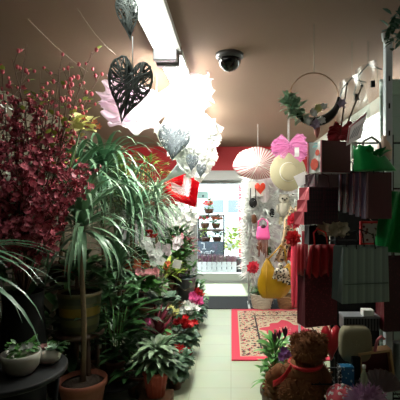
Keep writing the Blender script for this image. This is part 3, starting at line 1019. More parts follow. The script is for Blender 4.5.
# baskets on the floor
def basket(label, c, r0, r1, h, m, plant=None, hdl=True):
    t = thing('basket', label, 'basket', c, 'baskets at the foot of the grid panel')
    f = MB()
    n = 26
    for i in range(9):
        z = h * i / 8; r = r0 + (r1 - r0) * i / 8
        f.tube([((r + .006 * (-1) ** (k + i)) * math.cos(2 * PI * k / n), (r + .006 * (-1) ** (k + i)) * math.sin(2 * PI * k / n), z + .008) for k in range(n)], h / 15, n=5, closed=True)
    f.lathe([(r0 * .95, .004), (r0 * .95, .012)], n=n)
    f.build('wicker_body', m, t)
    f = MB()
    f.tube([(r1 * math.cos(2 * PI * k / 24), r1 * math.sin(2 * PI * k / 24), h + .01) for k in range(24)], .012, n=6, closed=True)
    f.build('rim', m, t)
    if hdl:
        MB().tube([(-r1, 0, h), (-r1 * .8, 0, h + .12), (0, 0, h + .2), (r1 * .8, 0, h + .12), (r1, 0, h)], .009, n=6).build('handle', m, t)
    if plant:
        MB().lathe([(r1 * .9, h * .8), (0, h * .82)], n=16).build('soil', M_soil, t)
        f = MB(); leafball(f, (0, 0, h + .02), r1 * .8, 46, .11, .026, (1, 1, .7)); f.build('foliage', plant, t)
    return t


M_wwick = mat('white_wicker', (196, 190, 172), (214, 208, 192), rough=.7)
basket('white wicker basket with a green plant at the edge of the red rug', (.44, 5.73, .0), .12, .16, .2, M_wwick, G_mid)
basket('brown wicker basket beside the white one on the floor', (.79, 5.72, .0), .10, .13, .17, mat('brown_wicker', (120, 84, 54), (146, 106, 70), rough=.7))
bxr = thing('gift_box', 'small dark red box on the floor behind the yellow handbag', 'box', (1.06, 5.7, 0))
MB().box((0, 0, .08), (.2, .16, .16)).build('box_body', P_wine, bxr, smooth=False, bevel=.004)
MB().box((0, 0, .17), (.21, .17, .03)).build('lid', P_wine, bxr, smooth=False, bevel=.004)

# ------------------------------------------------------------------ rug and mat
m, nt, b = new_mat('oriental_rug')
N = nt.nodes; Lk = nt.links
tc = N.new('ShaderNodeTexCoord'); sp = N.new('ShaderNodeSeparateXYZ'); Lk.new(tc.outputs['Object'], sp.inputs[0])
RW, RL = .64, .895


def mth(op, a, b=None, c=None):
    n = N.new('ShaderNodeMath'); n.operation = op
    for i, x in enumerate((a, b, c)):
        if x is None:
            continue
        if isinstance(x, (int, float)):
            n.inputs[i].default_value = x
        else:
            Lk.new(x, n.inputs[i])
    return n.outputs[0]


def mixc(f, a, b):
    n = N.new('ShaderNodeMix'); n.data_type = 'RGBA'
    Lk.new(f, n.inputs[0])
    for i, x in ((6, a), (7, b)):
        if isinstance(x, tuple):
            n.inputs[i].default_value = (*lin(x), 1)
        else:
            Lk.new(x, n.inputs[i])
    return n.outputs[2]


ax = mth('ABSOLUTE', sp.outputs['X']); ay = mth('ABSOLUTE', sp.outputs['Y'])
edge = mth('MINIMUM', mth('SUBTRACT', RW, ax), mth('SUBTRACT', RL, ay))
vo = N.new('ShaderNodeTexVoronoi'); vo.inputs['Scale'].default_value = 20; vo.distance = 'MANHATTAN'
Lk.new(tc.outputs['Object'], vo.inputs['Vector'])
fig = mth('LESS_THAN', vo.outputs['Distance'], .56)
vo2 = N.new('ShaderNodeTexVoronoi'); vo2.inputs['Scale'].default_value = 38
Lk.new(tc.outputs['Object'], vo2.inputs['Vector'])
fig2 = mth('LESS_THAN', vo2.outputs['Distance'], .36)
cream, black, red, brown = (176, 164, 138), (40, 34, 38), (178, 50, 72), (120, 76, 60)
bandc = mixc(fig2, mixc(fig, cream, black), red)
field = mixc(fig2, mixc(fig, cream, (104, 62, 62)), (160, 62, 70))
# medallion: a lobed diamond
ang = mth('ARCTAN2', sp.outputs['Y'], sp.outputs['X'])
rad_ = mth('ADD', mth('MULTIPLY', ax, 2.4), mth('MULTIPLY', ay, 1.9))
lob = mth('MULTIPLY', mth('SINE', mth('MULTIPLY', ang, 8)), .08)
rm = mth('ADD', rad_, lob)
c = mixc(mth('LESS_THAN', rm, .88), field, cream)
c = mixc(mth('LESS_THAN', rm, .74), c, red)
c = mixc(mth('MULTIPLY', mth('LESS_THAN', rm, .25), fig2), c, cream)
c = mixc(mth('LESS_THAN', edge, .32), c, black)
c = mixc(mth('LESS_THAN', edge, .30), c, mixc(fig, mixc(fig2, cream, red), black))
c = mixc(mth('LESS_THAN', edge, .235), c, bandc)
c = mixc(mth('LESS_THAN', edge, .10), c, cream)
c = mixc(mth('LESS_THAN', edge, .085), c, (200, 60, 82))
Lk.new(c, b.inputs['Base Color']); b.inputs['Roughness'].default_value = .95
rg = MB().box((0, 0, .006), (RW * 2, RL * 2, .012)).build('rug', m, smooth=False)
rg.location = (.005 + RW, 4.745, .001)
tag(rg, 'red bordered oriental rug with cream and black pattern on the tiled floor', 'rug')
dm = MB().box((0, 0, .006), (1.30, .72, .012)).build('doormat', mat('charcoal_mat', (36, 40, 44), (52, 56, 60), rough=.95, noise=120), smooth=False, bevel=.004)
dm.location = (.25, 6.03, .001)
tag(dm, 'charcoal grey doormat lying inside the glass door', 'doormat')

# ------------------------------------------------------------------ plants
def pot_mesh(t, r, h, m, soil=True, rim=.012, n=24, name='pot', flute=0, nf=0, foot=.68):
    p_ = MB().lathe([(r * foot, 0), (r * .95, h * .86), (r * .97, h * .86), (r + rim * .3, h * .87), (r + rim * .3, h), (r - .008, h), (r * .9, h * .9), (0, h * .88)], n=n, flute=flute, nf=nf).build(name, m, t)
    if soil:
        MB().lathe([(r * .9, h * .9), (r * .5, h * .93), (0, h * .94)], n=16).build('soil', M_soil, p_)


def crown(mb, c, n, L, w, el=(.1, 1.4), droop=(1.2, 2.2), zs=.1, seg=7):
    c = Vector(c)
    for i in range(n):
        e = el[0] + (el[1] - el[0]) * (i / n) + R(-.15, .15)
        mb.blade(c + Vector((0, 0, zs * i / n)), i * 2.399 + R(-.3, .3), e, L * R(.8, 1.15), w * R(.8, 1.2), droop=R(*droop), n=seg)


def dracaena(label, X, Y, z0, trunk, pr_, ph, pm, n, L, w, gm, el=(.1, 1.45), droop=(1.2, 2.3), lean=(0, 0), tr=.018, name='dracaena', tips=None):
    t = thing(name, label, 'potted palm', (X, Y, z0))
    pot_mesh(t, pr_, ph, pm)
    top = Vector((lean[0], lean[1], ph + trunk))
    if trunk > .05:
        MB().tube([(0, 0, ph * .9), (lean[0] * .3 + .01, lean[1] * .3, ph + trunk * .35), (lean[0] * .7 - .008, lean[1] * .7, ph + trunk * .7), top], [tr, tr * .9, tr * .85, tr * .8], n=8).build('trunk', M_bark, t)
    f = MB(); crown(f, top - Vector((0, 0, .06)), n, L, w, el, droop, .1)
    f.build('leaves', gm, t)
    return t


# 1: tall slim trunk in the terracotta pot near the camera
dracaena('tall slim dracaena in a wide terracotta pot nearest the camera', -1.03, 2.78, 0, 1.07, .16, .31, M_terra, 90, .54, .017, G_grey, tr=.021, el=(-.3, 1.4), droop=(1.0, 2.4))
# 2: upper crown
dracaena('taller dracaena with a drooping grey green crown up near the ceiling', -1.05, 3.3, .02, 1.50, .14, .26, M_brownpot, 100, .62, .018, G_blue, el=(-.1, 1.15), droop=(1.7, 2.7), tr=.02)
dracaena('green dracaena with a full drooping crown just under the tallest one', -1.18, 3.05, .02, 1.45, .13, .24, M_brownpot, 80, .55, .017, G_grey, el=(-.2, 1.2), droop=(1.5, 2.6), tr=.018)
dracaena('long leaved green dracaena arching over the orange and rose pink pots', -.98, 4.05, .445, .74, .12, .2, M_brownpot, 64, .58, .017, G_blue, el=(-.2, 1.3), droop=(1.3, 2.5), tr=.018)
# 3, 4
dracaena('spiky bright green dracaena in front of the silver leaved one', -.93, 3.75, .45, .78, .12, .2, M_brownpot, 80, .55, .016, G_grey, el=(0, 1.5), droop=(.9, 2.1))
dracaena('silver green spider plant under the red heart wreath', -.80, 4.3, .45, .88, .12, .2, M_whitepot, 130, .42, .012, G_silver, el=(-.2, 1.35), droop=(1.4, 2.6))
dracaena('grey green dracaena behind the silver spider plant', -1.25, 4.4, .82, .62, .12, .2, M_brownpot, 56, .5, .016, G_blue)
dracaena('low dark dracaena beside the peace lily', -1.02, 3.62, .45, .30, .11, .18, M_brownpot, 64, .45, .018, G_grey, el=(.0, 1.4), droop=(1, 2))
dracaena('dark dracaena against the wall behind the striped planter', -1.45, 3.4, .82, .45, .12, .2, M_brownpot, 44, .4, .02, G_dark)

# tiered bench
bn = thing('plant_bench', 'dark wooden stepped bench carrying the potted plants along the wall', 'bench', (-1.3, 5, 0))
MB().box((-.86, 5.0, .43), (.36, 3.2, .03)).build('step', M_wood, bn, w=True, smooth=False)
MB().box((-1.42, 5.0, .80), (.76, 3.2, .03)).build('step', M_wood, bn, w=True, smooth=False)
for x in (-.71, -1.06, -1.76):
    for y in (3.45, 5.0, 6.55):
        h = .415 if x > -.9 else .785
        MB().box((x, y, h / 2), (.05, .05, h)).build('leg', M_wood, bn, w=True, smooth=False)

# spider plant on a tall pedestal at the frame edge
pd = thing('pedestal', 'tall slim black pedestal at the edge of the photo under the spider plant', 'pedestal', (-1.44, 1.78, 0))
MB().lathe([(.15, 0), (.15, .03), (.05, .06), (.04, .5), (.05, .98), (.14, 1.0), (.14, 1.03), (0, 1.03)], n=20).build('column', M_black, pd)
sp_ = thing('spider_plant', 'spider plant arching long leaves in from the edge of the photo', 'potted plant', (-1.44, 1.78, 1.03))
pot_mesh(sp_, .12, .16, M_brownpot)
f = MB()
for i in range(46):
    f.blade((0, 0, .14), i * 2.399, R(.25, 1.1), R(.5, .78) * (.62 if math.cos(i * 2.399) < -.2 else 1), R(.011, .017), droop=R(1.3, 2.1), n=9)
for i in range(8):
    f.blade((.02, 0, .14), R(-.5, .5), R(.3, .9), R(.66, .85), R(.014, .02), droop=R(1.4, 1.9), n=9)
f.build('leaves', G_blue, sp_)

# round black stand with two white pots
rs = thing('plant_table', 'round black metal plant table holding two white pots', 'plant stand', (-1.17, 2.12, 0))
MB().lathe([(.0, .625), (.275, .625), (.285, .632), (.285, .65), (.275, .655), (0, .655)], n=36).build('table_top', M_black, rs)
for k in range(3):
    a = .5 + 2 * PI * k / 3
    MB().tube([(.24 * math.cos(a), .24 * math.sin(a), .63), (.2 * math.cos(a), .2 * math.sin(a), .3), (.26 * math.cos(a), .26 * math.sin(a), 0)], .013, n=7).build('leg', M_black, rs)
MB().tube([(.205 * math.cos(2 * PI * k / 24), .205 * math.sin(2 * PI * k / 24), .3) for k in range(24)], .007, n=6, closed=True).build('ring', M_black, rs)
q = W(21, 360, 2.08)
wp = thing('potted_succulent', 'wide white pot with a low green plant on the black plant table', 'potted plant', (q.x, 2.08, .655))
MB().lathe([(.06, 0), (.085, .03), (.095, .08), (.097, .105), (.088, .105), (.08, .085), (0, .08)], n=28).build('pot', M_whitepot, wp)
f = MB(); leafball(f, (0, 0, .11), .075, 60, .05, .014, (1, 1, .5)); f.build('foliage', G_mid, wp)
for x, y in ((.03, -.04), (.06, -.02), (-.02, -.05)):
    MB().petals((x, y, .145), (0, -1, .6), .022, 6).build('flower', P_white, wp)
q = W(49, 352, 2.2)
wp = thing('round_pot', 'small round white pot with grey rosettes beside the wider white pot', 'potted plant', (q.x, 2.2, .655))
MB().lathe([(.035, 0), (.06, .02), (.066, .05), (.05, .085), (.045, .085), (.04, .07), (0, .07)], n=28).build('pot', M_whitepot, wp)
for x, y, m_ in ((-.02, -.02, mat('rosette_dusty', (150, 96, 96), (170, 118, 112))), (.025, -.025, G_silver), (0, .02, G_mid)):
    f = MB()
    for k in range(3):
        f.petals((x, y, .085 + .006 * k), (0, -.3, 1), .034 - .008 * k, 8, .5)
    f.build('rosette', m_, wp)
lf_ = MB()
for i in range(9):
    lf_.blade((.02, 0, .08), R(-.6, .6), R(.0, .6), .09, .012, droop=.5, n=4, shape='oval')
lf_.build('leaves', G_dark, wp)
# candle jar behind
cj = thing('glass_vase', 'slim pale vase standing behind the white pots', 'vase', (W(33, 330, 2.62).x, 2.62, .66))
MB().lathe([(.028, 0), (.03, .02), (.026, .1), (.032, .2), (.03, .2), (.022, .1), (0, .02)], n=18).build('vase_body', mat('beige_glaze', (130, 112, 88), (146, 126, 100), rough=.3), cj)

# striped planter on its own stand
q = W(80, 330, 2.98)
ss = thing('plant_stool', 'dark stool under the striped planter', 'stool', (q.x, 2.98, 0))
MB().lathe([(0, .55), (.17, .55), (.175, .56), (.175, .575), (0, .575)], n=28).build('stool_top', M_wood, ss)
for k in range(4):
    a = PI / 4 + PI / 2 * k
    MB().tube([(.13 * math.cos(a), .13 * math.sin(a), .555), (.15 * math.cos(a), .15 * math.sin(a), 0)], .016, n=7).build('leg', M_wood, ss)
spt = thing('striped_planter', 'big planter with olive and yellow stripes behind the dracaena trunk', 'potted plant', (q.x, 2.98, .575))
ms_ = stripes('planter_stripes', [(0, (92, 92, 60)), (.1, (76, 78, 56)), (.2, (104, 100, 62)), (.36, (70, 74, 54)), (.42, (150, 124, 44)), (.62, (96, 92, 58)), (.70, (74, 78, 56)), (.84, (100, 92, 60))], 1 / .32, 'Z', .4)
MB().lathe([(.115, 0), (.13, .02), (.145, .14), (.152, .27), (.158, .275), (.158, .30), (.148, .30), (.14, .28), (0, .275)], n=36).build('pot', ms_, spt)
MB().lathe([(.14, .281), (0, .288)], n=16).build('soil', M_soil, spt)
f = MB(); leafball(f, (0, .02, .4), .16, 60, .16, .035, (1.1, .8, 1)); f.build('foliage', G_dark, spt)
f = MB()
for i in range(10):
    f.petals((R(-.1, .02), R(-.14, -.05), .44 + R(0, .05)), (0, -1, .3), .02, 5)
f.build('blossoms', P_orange, spt)

# ---- red blossom branches in a tall vase
vs = thing('floor_vase', 'tall black floor vase holding the red blossom branches', 'vase', (-1.36, 2.62, 0))
MB().lathe([(.09, 0), (.13, .1), (.15, .5), (.12, .85), (.13, .95), (.115, .95), (.10, .85), (0, .5)], n=28).build('vase_body', M_black, vs)
STEM = mat('twig', (70, 44, 36), (96, 62, 48), rough=.8)
BLO = mat('blossom_dusty_red', (96, 22, 38), (216, 98, 116), rough=.6)
BLO2 = mat('blossom_pink_red', (168, 48, 70), (222, 110, 118), rough=.6)
vc = Vector((-1.36, 2.62, .9))


def branch(kind, tip, label, group, bm, dens, rb):
    t = thing('blossom_branch', label, 'branch', vc, group)
    T = Vector(tip) - vc
    st_ = MB(); bl = MB(); gl = MB()
    n = 8
    bend = Vector((R(-.08, .08), R(-.08, .08), .12))
    def P(u):
        return T * u + bend * math.sin(PI * u) 
    st_.tube([P(i / n) for i in range(n + 1)], [.006 - .004 * i / n for i in range(n + 1)], n=5)
    for k in range(dens):
        u = R(.28, 1) if kind == 'leafy' else R(.4, 1) 
        p = P(u)
        az = R(0, 6.28); l = R(.03, .13) * (1.1 - .5 * u)
        e = p + Vector((math.cos(az) * l, math.sin(az) * l * .8, R(-.02, .10)))
        st_.tube([p, e], .0018, n=3, cap=False)
        if kind == 'bud':
            bl.ball(e, rb * R(.7, 1.2), n=6, m=5, squash=(1, 1, 1.3))
            if k % 4 == 0:
                gl.blade(e, az, R(.2, 1), .045, .014, droop=.5, n=3, shape='oval')
        elif kind == 'leafy':
            for _ in range(3):
                bl.petals(e + Vector((R(-.02, .02), R(-.02, .02), R(-.02, .02))), (R(-1, 1), R(-1, .2), R(-.3, 1)), rb * R(.8, 1.3), 5, R(.1, .7), .8)
        else:
            gl.blade(e, az, R(-.2, 1), R(.04, .065), .018, droop=.6, n=3, shape='oval')
            if k % 3 == 0:
                bl.ball(e, rb, n=6, m=5)
    st_.build('stem', STEM, t)
    if bl.v:
        bl.build('blossoms', bm, t)
    if gl.v:
        gl.build('leaves', G_lime if kind != 'leafy' else G_dark, t)
    return t


ga = 'dusty red blossom branches in the floor vase'
gb = 'thin budded twigs standing in the floor vase'
for px, py, Y in ((6, 150, 2.45), (20, 135, 2.55), (35, 150, 2.35), (48, 135, 2.6), (62, 150, 2.4), (70, 178, 2.35), (88, 188, 2.5), (92, 172, 2.5), (30, 190, 2.25), (52, 200, 2.25), (8, 200, 2.3), (26, 110, 2.5), (60, 215, 2.35), (3, 235, 2.2), (35, 225, 2.2), (20, 175, 2.2), (0, 118, 2.4), (14, 96, 2.5), (-4, 165, 2.3), (44, 112, 2.55), (70, 130, 2.6), (-2, 210, 2.3), (45, 245, 2.25)):
    branch('leafy', W(px, py, Y), 'dusty red blossom branch in the bushy red mass of the floor vase', ga, BLO, 46, .019)
for px, py, Y in ((27, 44, 2.5), (60, 68, 2.5), (92, 52, 2.5), (70, 62, 2.4), (40, 70, 2.6), (12, 58, 2.4), (85, 88, 2.7), (100, 75, 2.7), (52, 88, 2.4), (2, 75, 2.4), (78, 100, 2.6)):
    branch('bud', W(px, py, Y), 'thin twig with round pink red buds rising above the red blossom mass', gb, BLO2, 17, .011)
for px, py, Y, lb in ((59, 68, 2.45, 'twig of lime green leaves rising in the middle of the pink red buds'), (76, 105, 2.6, 'twig of lime green leaves close to the pale yellow flower'), (36, 95, 2.5, 'twig of lime green leaves low among the dusty red blossoms')):
    branch('green', W(px, py, Y), lb, 'lime green leafy twigs in the floor vase', BLO2, 20, .01)
# white drops on the far side
for px, py in ((6, 105),):
    t = branch('leafy', W(px, py, 2.2), 'blossom branch with a few white flowers at the edge of the photo', 'white flecked branches', P_white, 6, .014)
branch('leafy', W(16, 165, 2.15), 'drooping branch of small white flowers over the red mass', 'white flecked branches', mat('petal_greywhite', (186, 186, 168), (214, 212, 198)), 12, .016)
# pale yellow lily stem
yl = thing('yellow_flower_stem', 'pale yellow green artificial flower rising above the dracaena crown', 'flower stem', vc)
q = W(82, 125, 2.5) - vc
MB().tube([(0, 0, 0), q * .5 + Vector((.05, 0, .08)), q], .005, n=5).build('stem', G_mid, yl)
f = MB()
for i in range(26):
    f.blade(q + Vector((R(-.05, .07), R(-.03, .03), R(-.05, .03))), R(0, 6.28), R(-.2, 1.2), R(.05, .08), .026, droop=.7, n=4, shape='oval')
f.build('petals', P_cream, yl)
f = MB()
for px, py in ((88, 126), (95, 122), (99, 127), (85, 118)):
    f.petals(W(px, py, 2.5) - vc, (0, -1, .4), .022, 5)
f.build('small_flowers', P_orange, yl)

# ---- bushes and middle plants
def bush(label, X, Y, z0, r, n, L, w, gm, pr_=.11, ph=.17, pm=None, rise=.12, squash=(1, 1, 1), name='leafy_plant', shape='oval', cat='potted plant', group=None):
    t = thing(name, label, cat, (X, Y, z0), group)
    pot_mesh(t, pr_, ph, pm or M_brownpot)
    s_ = MB()
    for k in range(6):
        a = 2 * PI * k / 6
        s_.tube([(0, 0, ph * .9), (math.cos(a) * r * .4, math.sin(a) * r * .4, ph + rise + r * squash[2] * .5)], .004, n=4)
    s_.build('stems', G_mid, t)
    f = MB(); leafball(f, (0, 0, ph + rise + r * .2), r, n, L, w, squash, shape)
    f.build('foliage', gm, t)
    return t


bush('yellow green variegated bush behind the tall dracaena crown', -1.12, 3.95, .82, .22, 170, .11, .02, mat('leaf_olive', (62, 96, 38), (150, 168, 62)), rise=.62, squash=(1, .9, 1.2))
bush('feathery lime bush high up in front of the red header board', -.98, 4.6, .82, .2, 120, .12, .012, mat('leaf_olive', (62, 96, 38)), rise=.85, squash=(1.3, .8, .8))
bush('dark green peace lily in a brown pot on the low black stand', -.90, 3.12, .155, .22, 120, .2, .034, G_dark, pr_=.075, ph=.15, rise=.25, squash=(1, .9, 1.5))
ls_ = thing('low_stand', 'low round black stand under the peace lily', 'plant stand', (-.90, 3.12, 0))
MB().lathe([(0, .135), (.19, .135), (.195, .142), (.195, .15), (0, .155)], n=28).build('stand_top', M_black, ls_)
for k in range(3):
    a = 2 * PI * k / 3
    MB().tube([(.15 * math.cos(a), .15 * math.sin(a), .14), (.17 * math.cos(a), .17 * math.sin(a), 0)], .012, n=6).build('leg', M_black, ls_)
bush('broad dark leafed plant on the floor under the striped planter', -1.38, 3.2, .0, .26, 90, .2, .04, G_dark, rise=.2)
bush('dark leafy plant deep behind the round plant table', -1.58, 2.9, .0, .2, 100, .16, .04, G_dark, rise=.75, squash=(1, 1, 1.4))
bush('dark leafy plant in the corner behind the dracaena trunk', -1.2, 3.45, .0, .24, 110, .18, .034, G_dark, rise=.4, squash=(1, 1, 1.3))
bush('dark leafy fern filling the gap behind the cream leaved plant', -.74, 3.2, 0, .2, 150, .15, .022, G_dark, rise=.08, squash=(1, 1, .9))
cr_ = thing('wooden_crate', 'low brown wooden crate under the cream leaved plant', 'crate', (-.56, 2.98, 0))
f = MB()
for z in (.02, .06):
    for y in (-.09, .09):
        f.box((0, y, z + .01), (.24, .012, .032))
    for x in (-.115, .115):
        f.box((x, 0, z + .01), (.012, .17, .032))
f.box((0, 0, .09), (.24, .19, .012))
f.build('slats', mat('crate_wood', (112, 76, 52), (136, 96, 66), rough=.8, noise=20), cr_, smooth=False)
dv = thing('dieffenbachia', 'cream and green leaved plant in a ribbed red pot on the wooden crate', 'potted plant', (-.56, 2.98, .097))
pot_mesh(dv, .092, .19, M_redpot, flute=.05, nf=14, n=56)
f = MB()
for i in range(110):
    a = i * 2.399
    f.blade((.03 * math.cos(a), .03 * math.sin(a), .2 + .17 * (i / 110)), a, R(-.1, 1.0), R(.11, .19), R(.017, .027), droop=R(.7, 1.4), n=5, shape='oval')
f.build('leaves', G_varieg, dv)
f = MB()
for i in range(16):
    a = i * 2.399
    f.blade((0, 0, .2), a, R(.3, 1.2), R(.2, .28), R(.03, .04), droop=R(.6, 1.3), n=5, shape='oval')
lab(f.build('plain_leaves', G_dark, dv), 'plain dark green leaves')


def cyclamen(X, Y, m, label, r=.15, nfl=9, z0=0, fsz=.034, lm=None, top=.27):
    t = thing('cyclamen', label, 'potted flower', (X, Y, z0), 'flowering pots in a row along the aisle')
    pot_mesh(t, .068, .12, M_brownpot, rim=.008, n=18)
    f = MB()
    for i in range(80):
        a = i * 2.399
        q = r * math.sqrt(i / 80)
        f.blade((q * .5 * math.cos(a), q * .5 * math.sin(a), .09 + .13 * R(0, 1)), a, R(-.2, .7), .095 * R(.8, 1.2), .032, droop=R(.5, 1.3), n=4, shape='heart')
    f.build('leaves', lm or mat('leaf_cyclamen', (38, 72, 44), (84, 118, 88), rough=.45), t)
    for i in range(nfl):
        a = R(0, 6.28); q = R(.0, r * .75)
        p = Vector((q * math.cos(a), q * math.sin(a), top + R(-.05, .03)))
        s_ = MB().tube([(p.x * .3, p.y * .3, .13), (p.x * .8, p.y * .8, p.z * .7), p], .0025, n=4).build('flower_stem', G_mid, t)
        b_ = MB(); b_.petals(p, (R(-.6, .6), R(-1, .1), .6), fsz * 1.25, 5, .9, .9); b_.petals(p, (R(-.6, .6), -.6, 1), fsz, 5, 1.2, .8)
        b_.build('flower', m, s_)
    return t


cyclamen(-.46, 3.3, P_wine, 'deep red flowering pot nearest the camera on the aisle floor', nfl=8, top=.12, r=.11)
cyclamen(-.47, 3.52, P_red, 'bright red flowering pot just behind the deep red one', nfl=9, top=.22)
cyclamen(-.44, 3.42, P_white, 'small white flowering pot among the red ones on the aisle floor', nfl=4, top=.16, r=.09, fsz=.028)
cyclamen(-.45, 4.02, P_red, 'wide bright red flowering pot below the white flowering one', nfl=12, top=.31, r=.15)
cyclamen(-.52, 3.85, P_white, 'green leaved pot with single white flower between the two red ones', nfl=1, top=.25, r=.13)
cyclamen(-.50, 4.6, P_white, 'big white flowering pot in front of the pink one', nfl=16, top=.30, r=.15, fsz=.042)
cyclamen(-.44, 4.92, P_pink, 'hot pink flowering pot behind the white one', nfl=14, top=.33, r=.15, fsz=.042)
cyclamen(-.46, 5.3, P_red, 'red flowering pot farthest along the aisle, beside the doormat', nfl=12, top=.32, r=.16, fsz=.042)
cyclamen(-.62, 4.25, P_cream, 'pale yellow flowering pot behind the white flowers', nfl=10, top=.36, r=.15, fsz=.04)
bush('low dark green plant at the end of the aisle row', -.52, 5.65, 0, .16, 80, .12, .03, G_mid, rise=.05)

# pots on the front step of the bench
def flower_pot(label, X, Y, z0, lm, pm, nfl, fr, hgt, r, name='flowering_plant', L=.12, w=.03, nl=60):
    t = thing(name, label, 'potted flower', (X, Y, z0), 'flowering pots on the bench')
    pot_mesh(t, .085, .14, M_brownpot, n=18)
    f = MB(); leafball(f, (0, 0, hgt * .75), r, nl, L, w, (1, 1, .8)); f.build('foliage', lm, t)
    for i in range(nfl):
        a = R(0, 6.28); q = R(0, r)
        b_ = MB()
        p = Vector((q * math.cos(a), q * math.sin(a) - .04, hgt + R(-.03, .06)))
        for k in range(4):
            b_.petals(p + Vector((R(-1, 1), R(-1, 1), R(-1, 1))) * fr * .5, (R(-.5, .5), -1, R(.1, .8)), fr, 5, .3, .8)
        b_.build('flower_head', pm, t)
    return t


flower_pot('orange flowering pot on the bench above the rose pink one', -.88, 3.8, .445, G_dark, P_orange, 12, .03, .46, .13)
flower_pot('rose pink flowering pot on the bench beside the orange one', -.76, 3.64, .445, G_mid, P_rose, 12, .03, .41, .12)
flower_pot('pink flowering pot low behind the wine red bromeliad', -.74, 3.62, .2, G_mid, P_pink, 8, .03, .26, .12)
MB_ = thing('upturned_pot', 'plain brown stand pot under the pink flowering pot', 'pot', (-.74, 3.62, 0))
MB().lathe([(.11, 0), (.11, .02), (.09, .2), (0, .2)], n=20).build('pot_shell', M_terra, MB_)
f = flower_pot('lime and orange bromeliad on the bench before the blue grey bucket', -.76, 4.75, .445, G_lime, P_orange, 4, .03, .30, .10, 'bromeliad', .2, .022, 40)
bush('grey leaved begonia hanging over the front of the bench', -.68, 3.9, .30, .17, 60, .12, .05, mat('leaf_begonia', (72, 104, 84), (128, 150, 130), rough=.4), rise=.03, ph=.14, pr_=.09, squash=(1.2, 1, .6), name='begonia')
sb = thing('upturned_pot', 'brown stand pot under the grey leaved begonia', 'pot', (-.68, 3.9, 0))
MB().lathe([(.12, 0), (.12, .02), (.095, .30), (0, .30)], n=20).build('pot_shell', M_terra, sb)
wb_ = thing('wine_bromeliad', 'wine red spiky plant above the cream leaved one', 'potted plant', (-.60, 3.28, .0))
pot_mesh(wb_, .085, .16, M_terra)
f = MB()
MB().tube([(0, 0, .14), (0, 0, .46)], .014, n=6).build('stem', M_bark, wb_)
for i in range(34):
    f.blade((0, 0, .40 + .1 * i / 34), i * 2.399, R(.7, 1.45), R(.18, .26), .018, droop=R(.2, .9), n=5)
f.build('leaves', G_wine, wb_)
an = thing('anthurium', 'red flowering anthurium half hidden under the green palms', 'potted flower', (-.80, 4.0, .445))
an.location.y = 4.02
an.location.x = -.93
pot_mesh(an, .09, .15, M_brownpot, n=18)
f = MB(); leafball(f, (0, 0, .4), .2, 60, .16, .045, (1, 1, 1.2), 'heart'); f.build('leaves', G_dark, an)
for px, py in ((150, 234), (147, 240), (153, 238)):
    q = W(px, py, 3.8) - an.location
    fs_ = MB().tube([(0, 0, .15), q], .004, n=4).build('flower_stem', G_mid, an)
    MB().blade(q, R(-2, -1), .9, .09, .04, droop=1.2, n=5, shape='heart').build('spathe', P_red, fs_)
    MB().tube([q, q + Vector((0, -.02, .035))], .005, n=5).build('spadix', P_cream, fs_)


def orchid(label, X, Y, z0, pts, Yf, m, fr):
    t = thing('orchid', label, 'potted flower', (X, Y, z0), 'white orchids on the bench')
    pot_mesh(t, .07, .13, M_whitepot, n=18)
    f = MB()
    for i in range(6):
        f.blade((0, 0, .13), i * 1.05, R(.2, .7), .22, .035, droop=.9, n=5, shape='oval')
    f.build('leaves', G_dark, t)
    P = [W(px, py, Yf) - t.location for px, py in pts]
    spk = MB().tube([(0, 0, .12)] + [Vector((0, 0, .12)).lerp(P[0], .6) + Vector((0, 0, .08))] + P, .0035, n=5).build('flower_spike', G_mid, t)
    for p in P:
        for k in range(2):
            b_ = MB(); c_ = p + Vector((R(-.03, .03), R(-.05, -.01), R(-.04, .03)))
            b_.petals(c_, (R(-.4, .4), -1, R(-.1, .4)), fr, 5, .1, .95)
            b_.petals(c_ + Vector((0, -.006, 0)), (0, -1, 0), fr * .35, 3, .6, .9)
            b_.build('bloom', m, spk)
    return t


orchid('white orchid arching in front of the orange flowers', -.80, 4.12, .445, [(145, 242), (148, 246), (152, 250), (156, 255), (159, 260), (155, 262)], 3.75, P_white, .05)
orchid('pinkish white orchid behind the whiter one', -.78, 4.5, .445, [(160, 246), (165, 248), (170, 247), (175, 244), (180, 241), (168, 252)], 4.2, mat('petal_palepink', (222, 206, 212), (236, 224, 228)), .045)
# green plant with a white card
bush('dark green leafy plant carrying a white price card', -.73, 5.2, .445, .24, 130, .16, .035, G_mid, rise=.12, squash=(1, 1, .9))
pcard = MB().box((0, 0, 0), (.095, .004, .095)).build('price_card', P_white, smooth=False)
pcard.location = W(177, 264, 4.45); pcard.rotation_euler = (.1, .25, .2)
tag(pcard, 'small blank white price card stuck among green leaves near the bucket', 'card')
bush('wine leaved plant on the bench next to the price card plant', -.66, 5.6, .445, .17, 90, .14, .024, G_wine, rise=.2)
bush('green leafy plant at the far end of the bench', -.85, 6.2, .445, .24, 110, .15, .035, G_dark, rise=.2)
# blue grey bucket
bk = thing('bucket', 'blue grey zinc bucket with pale flowers behind the pink pot', 'bucket', (-.58, 5.15, .265))
MB().lathe([(.095, 0), (.13, .28), (.136, .285), (.136, .3), (.125, .3), (.09, .02), (0, .02)], n=24).build('bucket_shell', mat('zinc_blue', (110, 128, 138), (132, 150, 160), rough=.35, metal=.4), bk)
MB().tube([(-.135, 0, .28), (-.11, -.09, .2), (0, -.15, .15), (.11, -.09, .2), (.135, 0, .28)], .004, n=5).build('handle', M_wire, bk)
f = MB(); leafball(f, (0, 0, .33), .14, 50, .12, .025); f.build('foliage', G_mid, bk)
f = MB()
for i in range(10):
    f.petals((R(-.12, .1), R(-.12, 0), .33 + R(0, .1)), (0, -1, .4), .03, 5)
f.build('blossoms', mat('petal_lilac', (190, 170, 200)), bk)
bkc = thing('wooden_crate', 'small wooden crate under the zinc bucket', 'crate', (-.58, 5.15, 0))
